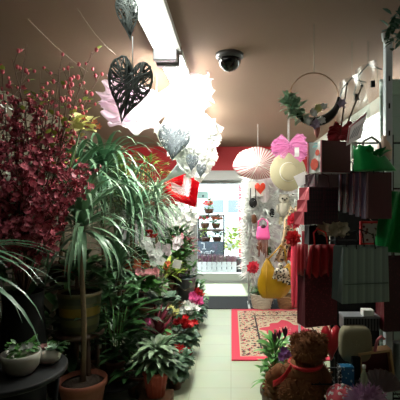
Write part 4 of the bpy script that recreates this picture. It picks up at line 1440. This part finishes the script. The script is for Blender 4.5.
bkc.scale = (1, 1, 1.9)
f = MB()
for z in (.03, .1):
    for y in (-.12, .12):
        f.box((0, y, z), (.28, .012, .05))
    for x in (-.135, .135):
        f.box((x, 0, z), (.012, .23, .05))
f.box((0, 0, .132), (.28, .25, .014))
f.build('slats', mat('crate_wood', (112, 76, 52)), bkc, smooth=False)

# tall white blossom branches by the side window
wv_ = thing('white_blossom_spray', 'tall spray of white blossom branches standing beside the glass door', 'flower arrangement', (-.86, 6.7, 0))
MB().lathe([(.1, 0), (.13, .2), (.11, .5), (.12, .6), (.1, .6), (.08, .4), (0, .1)], n=24).build('vase', M_whitepot, wv_)
for k in range(13):
    st_ = MB(); bl = MB()
    tx, tz = -.08 + .026 * k + R(-.05, .05), R(1.2, 1.75)
    ty = R(-.2, .1)
    def P(u):
        return Vector((tx * 1.3 * u, ty * u, .55 + (tz - .55) * u - .1 * u * u))
    st_.tube([P(i / 5) for i in range(6)], .005, n=4)
    for j in range(40):
        p = P(R(.05, 1)) + Vector((R(-.07, .07), R(-.07, .07), R(-.05, .05)))
        bl.petals(p, (R(-.6, .6), -1, R(-.2, .8)), R(.03, .05), 5, .3, .8)
    st_.build('twig', G_silver, wv_)
    bl.build('blossoms', P_white, wv_)

# ------------------------------------------------------------------ right side: wire rack with gift bags
YR = 2.46
rk = thing('wire_rack', 'black wire display rack hung with gift bags', 'display rack', (.8, YR, 0))
for x in (.648, .99):
    MB().tube([(x, YR, .02), (x, YR, 1.95)], .011, n=8).build('post', M_black, rk, w=True)
    MB().tube([(x, YR - .3, .012), (x, YR + .25, .012)], .011, n=8).build('foot', M_black, rk, w=True)
for z in (1.90, 1.62, 1.30, .95, .62, .33):
    MB().tube([(.47, YR, z), (1.25, YR, z)], .006, n=6).build('crossbar', M_black, rk, w=True)
f = MB()
for i in range(11):
    x = .40 + .083 * i
    f.tube([(x, YR - .30, .555), (x, YR + .12, .555)], .003, n=4)
for y in (-.30, -.09, .12):
    f.tube([(.38, YR + y, .555), (1.25, YR + y, .555)], .005, n=4)
f.build('wire_shelf', M_black, rk, w=True)
f = MB()
for i in range(11):
    x = .40 + .083 * i
    f.tube([(x, YR - .30, .40), (x, YR + .12, .40)], .003, n=4)
for y in (-.30, -.09, .12):
    f.tube([(.38, YR + y, .40), (1.25, YR + y, .40)], .005, n=4)
f.build('wire_shelf', M_black, rk, w=True)


def gift_bag(label, px0, px1, py0, py1, Y, dep, rz, fm, sm, group=None, name='hanging_gift_bag', handle=True, hm=None, xtra=None, hook=None, taper=0.0):
    """front face spans px0..px1, py0..py1 at distance Y (front near corner), turned by rz"""
    w = (px1 - px0) * Y / F / max(.3, math.cos(rz)); h = (py1 - py0) * Y / F
    a = W(px0, py1, Y)
    t = thing(name, label, 'gift bag' if 'bag' in name else 'gift box', a, group, rz)
    f = MB()
    wt = w * (1 - taper)
    x0, x1 = 0, w
    u0, u1 = (w - wt) / 2, (w + wt) / 2
    c = [(x0, 0), (x1, 0), (x1, dep), (x0, dep)]
    ct = [(u0, 0), (u1, 0), (u1, dep * .9), (u0, dep * .9)]
    m0, m1 = (x1, dep / 2), (x0, dep / 2)
    g = .18 * dep
    bot = [(x0, 0), (x1, 0), (x1 - g * .1, dep / 2), (x1, dep), (x0, dep), (x0 + g * .1, dep / 2)]
    top = [(u0, 0), (u1, 0), (u1 - g, dep / 2), (u1, dep * .95), (u0, dep * .95), (u0 + g, dep / 2)]
    f.v += [Vector((x, y, 0)) for x, y in bot] + [Vector((x, y, h)) for x, y in top]
    f.cur = 0; f.face([0, 1, 7, 6]); f.face([3, 4, 10, 9])
    f.cur = 1
    for i, j in ((1, 2), (2, 3), (4, 5), (5, 0)):
        f.face([i, j, 6 + j, 6 + i])
    f.face([5, 4, 3, 2, 1, 0])
    f.build('bag_body', [fm, sm], t, smooth=False, solid=.003)
    if handle:
        for y in (0, dep * .9):
            MB().tube([(w * .3, y, h * .97), (w * .32, y + .01, h + .06), (w * .5, dep / 2, h + .085), (w * .68, y + .01, h + .06), (w * .7, y, h * .97)], .003, n=5).build('handle', hm or fm, t)
    return t, w, h


M_dkred = mat('dark_red_paper', (88, 20, 30), (102, 26, 36), rough=.45)
M_plum = plaid('plum_plaid', (58, 20, 36), (86, 30, 48), (40, 14, 28), 60, 40)
M_poppy = mat('poppy_card', (214, 220, 216), (226, 230, 226), rough=.5)
pb_, w, h = gift_bag('dark red gift bag with a white poppy printed side panel', 322, 355, 140, 172, 2.1, .125, .42, M_dkred, M_poppy, handle=False)
# poppies printed on the side panel (x = 0 plane of the bag)
for y, z, r_ in ((.062, .045, .034), (.035, .105, .018)):
    f = MB()
    for k in range(7):
        a = 2 * PI * k / 7
        b0 = len(f.v)
        f.v += [Vector((-.004, y, z)), Vector((-.004, y + r_ * math.cos(a - .5), z + r_ * .9 * math.sin(a - .5))), Vector((-.005, y + r_ * 1.08 * math.cos(a), z + r_ * math.sin(a))), Vector((-.004, y + r_ * math.cos(a + .5), z + r_ * .9 * math.sin(a + .5)))]
        f.face([b0, b0 + 1, b0 + 2, b0 + 3])
    f.build('poppy_print', mat('poppy_red', (214, 66, 42), (228, 84, 56)), pb_)
f = MB()
f.box((-.004, .055, .14), (.002, .04, .012)); f.box((-.004, .05, .155), (.002, .03, .008))
f.build('leaf_print', mat('print_teal', (130, 180, 180)), pb_, smooth=False)
f = MB().box((-.003, .004, h / 2), (.004, .008, h)).box((-.003, .121, h / 2), (.004, .008, h))
f.build('edge_stripe', mat('rose_edge', (196, 110, 120)), pb_, smooth=False)

# tiers of plum boxes below it
M_rosy = mat('rose_paper', (196, 74, 88), (212, 92, 104), rough=.5)
for i, (p0, y0, y1, pos) in enumerate(((309, 188, 200, 'topmost'), (307, 201, 212, 'middle'), (304, 213, 225, 'lowest'))):
    t, w, h = gift_bag('small plum plaid gift bag with rose sides, %s of the three tiers' % pos, p0, 341, y0 - 1, y1, 2.12, .12, .3, M_plum, M_rosy, 'tiered plum gift bags', handle=(i == 0))
    MB().box((w * .5, -.004, h * .5), (.012, .003, h)).build('ribbon', mat('dark_ribbon', (70, 24, 40)), t, smooth=False)
for i, (p0, pos) in enumerate(((315, 'nearest'), (310, 'farther'))):
    gift_bag('clear topped plum gift bag above the three tiers, %s of the pair' % pos, p0, 340 - 3 * i, 174, 187, 2.2 + .12 * i, .09, .2, mat('grey_film', (120, 110, 116), (140, 130, 136), rough=.3), M_plum, 'pair of plum bags above the tiers', handle=True)
ct = thing('hanging_card', 'folded white card with a small black picture left of the plum bags', 'card', W(304, 178, 2.4))
ct['label'] = 'folded white card with a small black picture tucked over the plum bags'
MB().box((-.015, 0, 0), (.075, .004, .07)).xform(Matrix.Rotation(-.45, 4, 'Y')).build('card_sheet', sheer('thin_card', (248, 246, 246), 0, .6), ct, smooth=False)
MB().box((.045, -.01, .0), (.04, .004, .05)).build('black_picture', M_black, ct, smooth=False)
f = MB()
f.petals((.045, -.014, .0), (0, -1, 0), .014, 6); f.build('picture_motif', P_white, ct)
MB().tube([(0, 0, .03), (0, .06, .06)], .002, n=4).build('hanging_loop', M_wire, ct)

# plaid bags to the side, in a nest
M_navy = plaid('navy_plaid', (44, 30, 44), (172, 66, 70), (36, 26, 40), 16, 20, w=.12)
names = ['tall plain dark red gift bag, nearest in the row under the green bag'] + ['tall navy plaid gift bag, %s in the row under the green bag' % k for k in ('second', 'third', 'fourth', 'farthest')]
for i in range(5):
    p0, p1 = 366 - 6.5 * i, 393 - 8 * i
    fm = mat('wine_gift_paper', (76, 22, 30), (92, 28, 36), rough=.4) if i == 0 else M_navy
    t, w, h = gift_bag(names[i], p0, p1, 172 + i * .5, 219 - i * 2, 1.98 + .075 * i, .055, .12, fm, mat('navy_side', (50, 34, 56), (66, 44, 66), rough=.45), 'tall plaid gift bags', hm=M_black)
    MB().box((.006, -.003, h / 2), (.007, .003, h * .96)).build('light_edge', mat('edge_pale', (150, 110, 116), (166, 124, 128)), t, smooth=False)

# ribbon bow and card on top of the red bag
bw = thing('ribbon_bow', 'dark red ribbon bow on top of the poppy gift bag', 'bow', W(341, 141, 2.2))
M_rib = mat('wine_ribbon', (142, 22, 34), (168, 34, 44), rough=.45)
lobe(-1, (0, 0, .03), .075, .055, 31).build('loop', M_rib, bw, solid=.003)
lobe(1, (0, 0, .05), .075, .06, 32).build('loop', M_rib, bw, solid=.003)
lobe(-1, (.02, .02, .06), .06, .05, 33).build('loop', M_rib, bw, solid=.003)
MB().grid(lambda u, v: (-.03 - .05 * v, -.03, .02 - .03 * v + (u - .5) * .03), 3, 6).build('tail', M_rib, bw, solid=.003)
MB().ball((0, -.03, .012), .02, squash=(1.1, .9, .8)).build('knot', M_rib, bw)
cd = thing('greeting_card', 'white greeting card with a red edge standing above the poppy bag', 'card', W(356, 134, 2.06))
f = MB(); A_, B_, C_, D_ = [W(x, y, Y) for x, y, Y in ((345, 145, 2.04), (351, 141, 2.03), (367, 112, 2.08), (347, 126, 2.06))]
f = MB()
for off in (0, .006):
    f.v += [W(x, y, q_ + off) for x, y, q_ in ((346, 146, 2.12), (361, 138, 2.0), (367, 112, 1.96), (349, 126, 2.10))]
f.face([0, 1, 2, 3]); f.face([7, 6, 5, 4])
for i in range(4):
    j = (i + 1) % 4
    f.face([i, 4 + i, 4 + j, j])
f.build('card_sheet', sheer('card_paper', (248, 242, 244), 0, .7), cd, w=True, smooth=False)
f = MB()
for pts in ([(350, 127), (366, 114)], [(348, 143), (350, 128)]):
    f.tube([W(x, y, 2.105 - .008 * (x - 348)) for x, y in pts], .004, n=4)
f.build('red_edge', P_rose, cd, w=True)
f = MB()
for k in range(4):
    f.tube([W(350 + k * 2.2, 139 - k * 1, 2.07 - .02 * k), W(355 + k * 2.2, 128 - k * 1.5, 2.045 - .02 * k)], .0025, n=4)
lab(f.build('faint_print', mat('print_grey', (170, 170, 176)), cd, w=True), 'faint grey printed lines')
MB().box(W(354, 150, 2.07), (.03, .004, .09)).build('card_tab', P_white, cd, w=True, smooth=False)

# green bag / tissue
gt = thing('green_gift_bag', 'shiny emerald green fabric gift bag on top of the tall plaid bags', 'gift bag', W(376, 171, 2.0))
M_emer = mat('emerald_fabric', (10, 132, 60), (28, 166, 82), rough=.3, noise=18)
def gfn(u, v):
    a = 2 * PI * u
    t_ = v
    wx = .105 * (1 - .25 * t_) * (1 + .06 * math.sin(5 * a))
    x = wx * math.cos(a) + (-.03 * t_ if True else 0)
    zz = (.085 + .04 * (1 if math.cos(a) < -.1 else -.35) * t_) * t_ + .006 * math.sin(7 * a) * t_
    y = .06 * (1 - .3 * t_) * math.sin(a)
    return (x, y, zz)
f = MB().grid(gfn, 36, 8, True); f.face(list(range(35, -1, -1))); f.build('pouch', M_emer, gt, solid=.003)
f = MB()
for i in range(14):
    a = R(0, 6.28)
    f.blade((.06 * math.cos(a) - .03, .03 * math.sin(a), .07), a, R(.5, 1.3), R(.04, .07), .02, droop=.6, n=3, shape='oval')
f.build('frill', M_emer, gt)
MB().tube([(-.07, 0, .1), (-.06, 0, .15), (-.02, 0, .17), (.02, 0, .14), (.03, 0, .08)], .006, n=5).build('handle', mat('grey_cord', (120, 112, 110)), gt)
gd = thing('hanging_green_cloth', 'emerald green cloth hanging at the edge of the photo beside the grey bag', 'cloth', W(394, 222, 2.1))
MB().grid(lambda u, v: ((u - .5) * (.11 + .03 * v) - .03 * v, .02 * math.sin(9 * u + 3 * v), .16 - .32 * v), 12, 12).build('cloth_sheet', M_emer, gd, solid=.004)
MB().tube([(0, 0, .16), (0, .3, .19)], .003, n=4).build('hook', M_wire, gd)
gg = thing('hanging_green_garland', 'dark green garland at the top corner next to the white post', 'garland', W(402, 28, 1.95))
f = MB()
for i in range(120):
    f.blade((R(-.06, .1), R(-.05, .05), R(-.09, .07)), R(0, 6.28), R(-.6, 1), R(.04, .07), .012, droop=.5, n=3, shape='oval')
f.build('leaves', mat('leaf_pine', (18, 52, 34), (36, 78, 52)), gg)
MB().tube([(0, 0, 0), (0, 0, ZC - gg.location.z)], .003, n=4).build('hanging_wire', M_wire, gg)

# white upright post with a bracket, white slatted board behind
up = thing('shelf_upright', 'white upright shelf post reaching the ceiling near the edge of the photo', 'post', (.925, 2.36, 0))
MB().box((.925, 2.36, 1.25), (.042, .042, 2.5)).build('post_bar', mat('post_white', (196, 204, 212), (206, 214, 222), rough=.35), up, w=True, smooth=False, bevel=.004)
MB().tube([(.925, 2.34, 2.50), (.90, 2.30, 2.45), (.875, 2.28, 2.46), (.87, 2.28, 2.50)], .014, n=8).build('bracket', M_white_metal, up, w=True)
for i in range(12):
    MB().box((.925, 2.336, .5 + i * .16), (.008, .004, .03)).build('slot', M_black, up, w=True, smooth=False)
sl_ = thing('slat_board', 'pale green glass fronted cabinet board behind the white upright post', 'board', (1.2, 2.62, 0))
f = MB(); f.box((1.2, 2.66, 1.2), (.42, .02, 2.3))
for i in range(14):
    f.box((1.2, 2.645, .3 + i * .15), (.42, .014, .012))
f.build('board_panel', mat('pale_green_board', (150, 172, 164), (168, 188, 180), rough=.3), sl_, w=True, smooth=False)

bkb = thing('added_dark_board', 'added black board behind the gift bag rack, darkening the gaps and blocking light', 'board', (1.04, 2.74, 0))  # made-up backing: keeps the gaps between the bags dark and blocks light
MB().box((1.04, 2.74, .90), (.72, .02, 1.70)).build('board_panel', mat('matt_black', (16, 15, 16), (24, 23, 24), rough=.9), bkb, w=True, smooth=False)
for x in (.72, 1.36):
    MB().box((x, 2.74, .03), (.04, .2, .06)).build('foot', M_black, bkb, w=True, smooth=False)

# clear cellophane and rods
M_cel = glass('cellophane', (235, 240, 238), .86, .35)
for i, (px, py, lb) in enumerate(((368, 95, 'clear cellophane wrap arching beside the white post'), (352, 108, 'clear cellophane sheet leaning above the ribbon bow'))):
    t = thing('hanging_cellophane_wrap', lb, 'cellophane', W(px, py, 2.5))
    f = MB().grid(lambda u, v: (.16 * (u - .5) * (1 + .3 * v) + .02 * math.sin(5 * v), .05 * math.sin(7 * u + 5 * v) + .02 * math.sin(17 * u), .16 - .34 * v + .04 * math.sin(PI * u)), 24, 16)
    f.build('film', M_cel, t)
    MB().tube([(-.09, 0, .0), (-.06, 0, .12), (0, 0, .19), (.05, 0, .17), (.09, 0, .16)], .004, n=5).build('wire_arch', mat('steel_dull', (110, 116, 118), rough=.4, metal=.4), t)
    MB().box((.02, -.03, .06), (.022, .016, .04)).build('clip', M_black, t, smooth=False)
    MB().tube([(0, 0, .18), (0, 0, ZC - t.location.z)], .002, n=4).build('hanging_wire', M_wire, t)
for a, b, lb in ((W(347, 84, 2.3), W(341, 128, 2.22), 'dark thin rod leaning up out of the ribbon bow'), (W(362, 86, 2.35), W(348, 122, 2.25), 'dark thin rod leaning behind the greeting card')):
    t = thing('wooden_rod', lb, 'rod', b)
    f = MB().tube([a, b, b + (b - a) * .3], [.004, .005, .005], n=6).build('rod', M_wood, t, w=True)
    MB().ball(a, .008).build('tip', M_black, t, w=True)
pl2 = thing('hanging_pale_doll', 'small pale pink bottle shaped ornament behind the green bag', 'ornament', W(384, 150, 2.3))
MB().lathe([(0, -.06), (.04, -.055), (.045, 0), (.03, .04), (.012, .06), (.015, .08), (0, .085)], n=16).build('body', mat('pale_peach', (200, 176, 160), (214, 190, 174)), pl2)
MB().tube([(0, 0, .08), (0, .1, .14)], .002, n=4).build('hanging_loop', M_wire, pl2)

# level under: cream tissue, frames, red bag, grey bag
tp_ = thing('hanging_tissue_flower', 'cream tissue flowers hanging below the plum gift bags', 'tissue flower', W(332, 229, 2.2))
for dx in (-.045, 0, .045):
    f = MB()
    for k in range(5):
        f.petals((dx + R(-.01, .01), -.03 - .004 * k, R(-.01, .01)), (R(-.4, .4), -1, R(-.2, .5)), .038, 6, .4, .9)
    f.build('bloom', mat('cream_tissue', (176, 162, 138), (196, 184, 160), rough=.8), tp_)
MB().tube([(0, 0, .02), (0, .2, .06)], .003, n=4).build('hanging_loop', M_wire, tp_)
fb_ = gift_bag('black gift bag with a pale corner above the scalloped red bag', 309, 330, 226, 245, 2.25, .08, .15, M_black, mat('charcoal_side', (40, 36, 40)), None)[0]
rf = thing('hanging_picture_frame', 'small red framed picture behind the grey gift bag handles', 'picture frame', W(374, 233, 2.3))
f = MB()
for x in (-.075, .075):
    f.box((x, 0, 0), (.012, .015, .13))
for z in (-.062, .062):
    f.box((0, 0, z), (.16, .015, .012))
f.build('frame', P_red, rf, smooth=False)
MB().box((0, .004, 0), (.145, .006, .12)).build('picture', dots('picture_print', (168, 150, 148), (90, 30, 40), 40, .3), rf, smooth=False)
MB().tube([(0, 0, .06), (0, .16, .1)], .002, n=4).build('hanging_loop', M_wire, rf)

M_lace = dots('wine_lace_print', (104, 20, 36), (150, 46, 62), 90, .3)
rb, w, h = gift_bag('big dark wine gift bag with lace print and a pleated bright red top', 305, 340, 272, 328, 2.08, .09, .3, M_lace, mat('wine_side', (84, 20, 34), (100, 28, 42)), 'large hanging bags')
f = MB().grid(lambda u, v: (w * (u * (1 - .22 * v) + .11 * v), -.012 - .012 * math.sin(7 * PI * u * 1.0), h - .02 + .16 * v + .012 * math.cos(10 * PI * u) * (1 - v)), 44, 6)
f.build('pleated_top', mat('bright_red_cloth', (166, 16, 30), (196, 32, 44), rough=.5), rb, solid=.004)
f = MB().grid(lambda u, v: (-.006 - .01 * math.sin(4 * PI * u), .08 * u, h - .02 + .16 * v), 12, 4)
f.build('pleated_side', mat('bright_red_cloth', (166, 16, 30)), rb, solid=.004)
MB().tube([(w * .3, 0, h + .14), (w * .32, .02, h + .2), (w * .5, .04, h + .22), (w * .7, .02, h + .2), (w * .7, 0, h + .14)], .004, n=5).build('bow_cord', P_red, rb)

M_grey = stripes('grey_stripe_paper', [(0, (136, 154, 148)), (.4, (150, 168, 162)), (.7, (126, 142, 138))], 22, 'X')
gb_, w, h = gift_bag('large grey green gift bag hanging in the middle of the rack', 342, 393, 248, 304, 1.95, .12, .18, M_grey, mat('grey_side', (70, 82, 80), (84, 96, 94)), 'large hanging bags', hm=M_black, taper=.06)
MB().box((w * .5, -.006, h * .35), (w * .92, .004, .004)).build('fold_line', mat('grey_fold', (74, 86, 84)), gb_, smooth=False)
gift_bag('dark wine dotted gift bag at the edge of the photo behind the grey bag', 384, 412, 258, 332, 2.2, .1, .1, dots('wine_dot', (62, 16, 26), (84, 28, 38), 60, .25), M_dkred, 'large hanging bags')

# lower shelf: boxes and fluffy thing
q = W(358, 313, 2.2)
lb_ = thing('striped_box', 'flat black box with pale striped edge on the wire shelf', 'box', W(359, 327, 2.28))
MB().box((0, 0, .03), (.2, .1, .07)).build('box_body', stripes('barcode_edge', [(0, (26, 26, 30)), (.5, (92, 92, 96))], 60, 'X'), lb_, smooth=False, bevel=.002)
MB().box((0, 0, .068), (.205, .105, .012)).build('lid', mat('lid_grey', (120, 122, 128), (134, 136, 142)), lb_, smooth=False, bevel=.002)
MB().box((.04, -.02, .09), (.06, .05, .035)).build('paper_tag', P_white, lb_, smooth=False)
ff = thing('fluffy_cushion', 'cream fluffy cushion on the wire shelf behind the red craft box', 'cushion', W(355, 361, 2.22))
f = MB()
def sgp(v_, e):
    return math.copysign(abs(v_) ** e, v_)
f.grid(lambda u, v: (.088 * sgp(math.cos(2 * PI * u), .5) * math.sin(PI * v) ** .5, .05 * sgp(math.sin(2 * PI * u), .6) * math.sin(PI * v) ** .6, .1 - .1 * sgp(math.cos(PI * v), .6)), 24, 12, True)
f.fluff((0, 0, .1), .082, 500, .014, .003, (1, .55, 1.1))
f.build('fluffy_cover', mat('cream_fur', (134, 126, 100), (156, 148, 122), rough=.95), ff)
kb = thing('gift_tray', 'dark red box with kraft paper edges standing upright on the shelf', 'box', (.80, 2.2, .56))
T = Matrix.Rotation(-.12, 4, 'Y')
f = MB()
for c_, d_ in (((-.085, 0, .085), (.012, .07, .17)), ((.085, 0, .085), (.012, .07, .17)), ((0, 0, .165), (.18, .07, .012)), ((0, 0, .006), (.18, .07, .012))):
    f.box(c_, d_)
f.xform(T); f.build('kraft_rim', mat('kraft', (186, 146, 104), (204, 164, 122), rough=.8), kb, smooth=False)
MB().box((0, .02, .085), (.16, .02, .15)).xform(T).build('back_panel', M_dkred, kb, smooth=False)
MB().tube([(.0, -.03, .17), (.02, -.035, .23), (.045, -.035, .25), (.06, -.03, .23)], .008, n=6).xform(T).build('ribbon_handle', mat('rose_edge', (196, 110, 120)), kb)
tb_ = thing('silver_tube', 'tall silver tube at the edge of the photo beside the kraft box', 'tube', (.91, 2.2, .56))
MB().lathe([(.018, 0), (.018, .2), (.02, .2), (.02, .215), (0, .215)], n=16).build('tube_body', mat('silver', (130, 134, 142), rough=.3, metal=.6), tb_)
rd = thing('hanging_red_heart', 'shiny red heart cushion hanging beneath the wine lace bag', 'heart', W(331, 344, 2.35))
f = MB()
for s in (-1, 1):
    f.grid(lambda u, v: (.06 * v * math.cos(2 * PI * u) * hrad(2 * PI * u), s * .04 * math.sqrt(max(0, 1 - v * v)), .11 * v * math.sin(2 * PI * u) * hrad(2 * PI * u)), 40, 7, True)
f.build('heart_body', mat('red_satin', (176, 20, 36), (200, 36, 50), rough=.3), rd)
MB().tube([(0, 0, .07), (0, .1, .14)], .003, n=4).build('hanging_loop', P_red, rd)

# lowest level
bp = thing('blue_package', 'blue printed package with white specks on the low shelf', 'package', W(346, 386, 2.15))
MB().box((0, 0, .056), (.075, .05, .112)).build('carton', dots('blue_print', (24, 104, 150), (170, 214, 226), 50, .25, .4), bp, smooth=False, bevel=.003)
MB().box((-.04, -.01, .056), (.012, .05, .112)).build('side_strip', dots('strip_print', (30, 34, 40), (220, 224, 226), 90, .36), bp, smooth=False)
bb = thing('black_box', 'tall black box beside the blue package', 'box', W(355, 392, 2.18))
MB().box((0, 0, .1), (.045, .06, .2)).build('carton', M_black, bb, smooth=False, bevel=.003)
MB().box((0, -.031, .06), (.03, .003, .04)).build('label_patch', mat('label_dark', (54, 54, 60)), bb, smooth=False)
sb_ = thing('small_bottle', 'small pale green glass bottle beside the tall black box', 'bottle', W(364, 387, 2.1))
MB().lathe([(.016, 0), (.018, .01), (.018, .06), (.008, .08), (.008, .1), (0, .1)], n=14).build('bottle_body', mat('bottle_green', (140, 150, 120), (158, 168, 136), rough=.15), sb_)
MB().lathe([(.01, .1), (.01, .115), (0, .115)], n=12).build('cap', P_white, sb_)
fn_ = thing('folding_fan', 'open grey pink paper fan standing behind the pink feather ball', 'fan', W(378, 393, 2.15))
f = MB()
f.grid(lambda u, v: ((.03 + .1 * v) * math.cos(PI * (.05 + .9 * u)), .01 * (1 if int(u * 24) % 2 else -1), (.03 + .1 * v) * math.sin(PI * (.05 + .9 * u))), 24, 4)
f.build('pleats', mat('fan_grey', (132, 116, 120), (154, 138, 142), rough=.7), fn_, smooth=False, solid=.003)
MB().ball((0, -.012, .01), .02).build('hub', M_brownpot, fn_)
pf_ = thing('feather_ball', 'pale pink feather ball at the bottom edge under the fan', 'feather ball', W(366, 409, 2.0))
f = MB().ball((0, 0, .04), .05); f.fluff((0, 0, .04), .05, 500, .05, .005, (1.3, 1, 1)); f.build('feathers', mat('pink_feather', (170, 128, 164), (192, 150, 184), rough=.9), pf_)
cb = thing('knitted_ball', 'coral and white patterned round cushion at the bottom edge beside the bear', 'cushion', W(342, 412, 2.1))
MB().ball((0, 0, .07), .085, n=20, m=14, squash=(1, 1, .85)).build('cover', dots('coral_pattern', (206, 84, 96), (226, 214, 212), 45, .4, .8), cb)
MB().ball((0, -.01, .145), .01).build('button', P_white, cb)

# ---- teddy bear on a black cube stool
q = W(300, 400, 2.25)
stl = thing('low_stool', 'black low stool under the teddy bear', 'stool', (q.x, 2.25, 0))
MB().box((0, 0, .335), (.3, .28, .03)).build('seat', M_black, stl, smooth=False, bevel=.006)
for x in (-.12, .12):
    for y in (-.11, .11):
        MB().box((x, y, .16), (.03, .03, .32)).build('leg', M_black, stl, smooth=False)
tdb = thing('teddy_bear', 'brown plush teddy bear with a red ribbon, sitting turned away', 'teddy bear', (q.x, 2.25, .35))
M_bear = mat('brown_plush', (98, 58, 30), (136, 84, 44), rough=.95, noise=50)
hx = W(309, 352, 2.25).x - q.x
f = MB()
def blob(c, r, sq, nf):
    f.ball(c, r, n=18, m=12, squash=sq); f.fluff(c, r * .98, nf, .022, .003, sq)
blob((.0, 0, .13), .135, (.97, .9, 1.05), 900)
blob((.01, 0, .22), .105, (1.1, .85, .9), 500)
f.build('body', M_bear, tdb)
f = MB(); blob((hx, 0, .365), .093, (1, .95, .98), 800)
f.ball((hx - .055, .055, .345), .042, n=12, m=8); f.fluff((hx - .055, .055, .345), .042, 120, .015, .003)
f.build('head', M_bear, tdb)
for s, y in ((-1, .02), (1, .0)):
    f = MB(); blob((hx + s * .072, y, .415), .026, (1, .6, 1), 120); f.build('ear', M_bear, tdb)
MB().ball((hx - .075, .085, .355), .012).build('nose', M_black, tdb)
for s in (-1, 1):
    MB().ball((hx - .045 + s * .03, .075, .395), .008).build('eye', M_black, tdb)
    f = MB()
    p0, p1 = Vector((s * .10, .01, .24)), Vector((s * .13, .08, .12))
    f.tube([p0, p0.lerp(p1, .5) + Vector((s * .03, 0, 0)), p1], [.045, .048, .05], n=12)
    f.ball(p1, .05); f.fluff(p0.lerp(p1, .5) + Vector((s * .02, 0, 0)), .045, 160, .02, .003, (1, 1, 1.6))
    f.build('arm', M_bear, tdb)
    f = MB(); p1 = Vector((s * .13, .19, .055))
    f.tube([(s * .08, .04, .07), p1], [.065, .052], n=12); f.ball(p1, .056, squash=(1, .8, 1.15)); f.fluff(p1, .055, 150, .02, .003)
    f.build('leg', M_bear, tdb)
f = MB().tube([(hx * .6 + .088 * math.cos(a), .075 * math.sin(a), .285 + .01 * math.sin(a)) for a in [2 * PI * k / 24 for k in range(24)]], .012, n=6, closed=True)
f.grid(lambda u, v: (-.06 - .10 * v, -.075 - .035 * math.sin(PI * v) + .01 * v, .295 - .10 * v + (u - .5) * .035), 3, 8)
f.build('ribbon', P_red, tdb, solid=.003)

# ---- potted plant with violet bloom in front of the rug
fp = thing('flowering_plant', 'leafy plant with a dark plum bud and a violet bloom beside the bear', 'potted flower', (W(275, 400, 2.75).x, 2.75, 0))
pot_mesh(fp, .1, .26, M_brownpot)
f = MB()
for i in range(74):
    a = i * 2.399; z = .28 + .3 * (i / 74)
    f.blade((.03 * math.cos(a), .03 * math.sin(a), z), a, R(.2, 1.2), R(.09, .15), R(.017, .026), droop=R(.6, 1.3), n=5, shape='oval')
for i in range(6):
    f.blade((-.02, -.02, .30), 2.2 + i * .4, R(.2, .6), R(.16, .2), .016, droop=1.4, n=5)
f.build('leaves', mat('leaf_fresh_green', (62, 128, 52), (112, 172, 86), rough=.4), fp)
MB().tube([(0, 0, .25), (.005, 0, .45), (0, 0, .66)], .006, n=5).build('stem', G_mid, fp)
for px, py, m_, r_ in ((274.5, 338, P_plum, .03), (285, 333, P_plum, .035), (279, 336, P_plum, .022)):
    q = W(px, py, 2.6) - fp.location
    b_ = MB()
    for k in range(5):
        b_.blade(q - Vector((0, 0, .03)), k * 1.26, 1.2, .07, r_ * .4, droop=-.2, n=4, shape='oval')
    b_.build('bud', m_, MB().tube([(0, 0, .5), q - Vector((0, 0, .03))], .004, n=4).build('bud_stem', G_mid, fp))
for px, py in ((284, 351), (288, 355), (282, 357)):
    q = W(px, py, 2.5) - fp.location
    b_ = MB()
    for k in range(3):
        b_.petals(q + Vector((0, -.004 * k, 0)), (R(-.3, .3), -1, .5), .03 - .006 * k, 7, .4, .8)
    b_.build('bloom', P_violet, MB().tube([(0, 0, .42), q], .003, n=4).build('bloom_stem', G_mid, fp))

# ------------------------------------------------------------------ world, camera, view
sun = bpy.data.lights.new('sun', 'SUN'); so = bpy.data.objects.new('sun', sun); COL.objects.link(so)
sun.energy = 5.5; sun.angle = .05; sun.color = (1, .98, .94)
so.rotation_euler = (-math.radians(30), 0, math.radians(4))

w = bpy.data.worlds.new('overcast'); scn.world = w
w.use_nodes = True
bg = w.node_tree.nodes['Background']
bg.inputs[0].default_value = (.90, .96, 1.0, 1)
bg.inputs[1].default_value = 2.5

cam = bpy.data.cameras.new('camera'); co = bpy.data.objects.new('camera', cam); COL.objects.link(co)
cam.sensor_width = 36; cam.lens = 36
cam.shift_x = -(VX - 200) / 400
cam.clip_start = .05
co.location = (0, 0, EYE); co.rotation_euler = (PI / 2, 0, 0)
scn.camera = co
scn.view_settings.view_transform = 'Standard'
scn.view_settings.look = 'None'
scn.view_settings.gamma = 1
scn.view_settings.exposure = 1.3
scn.view_settings.use_curve_mapping = False
scn.cycles.max_bounces = 8
scn.cycles.transparent_max_bounces = 16
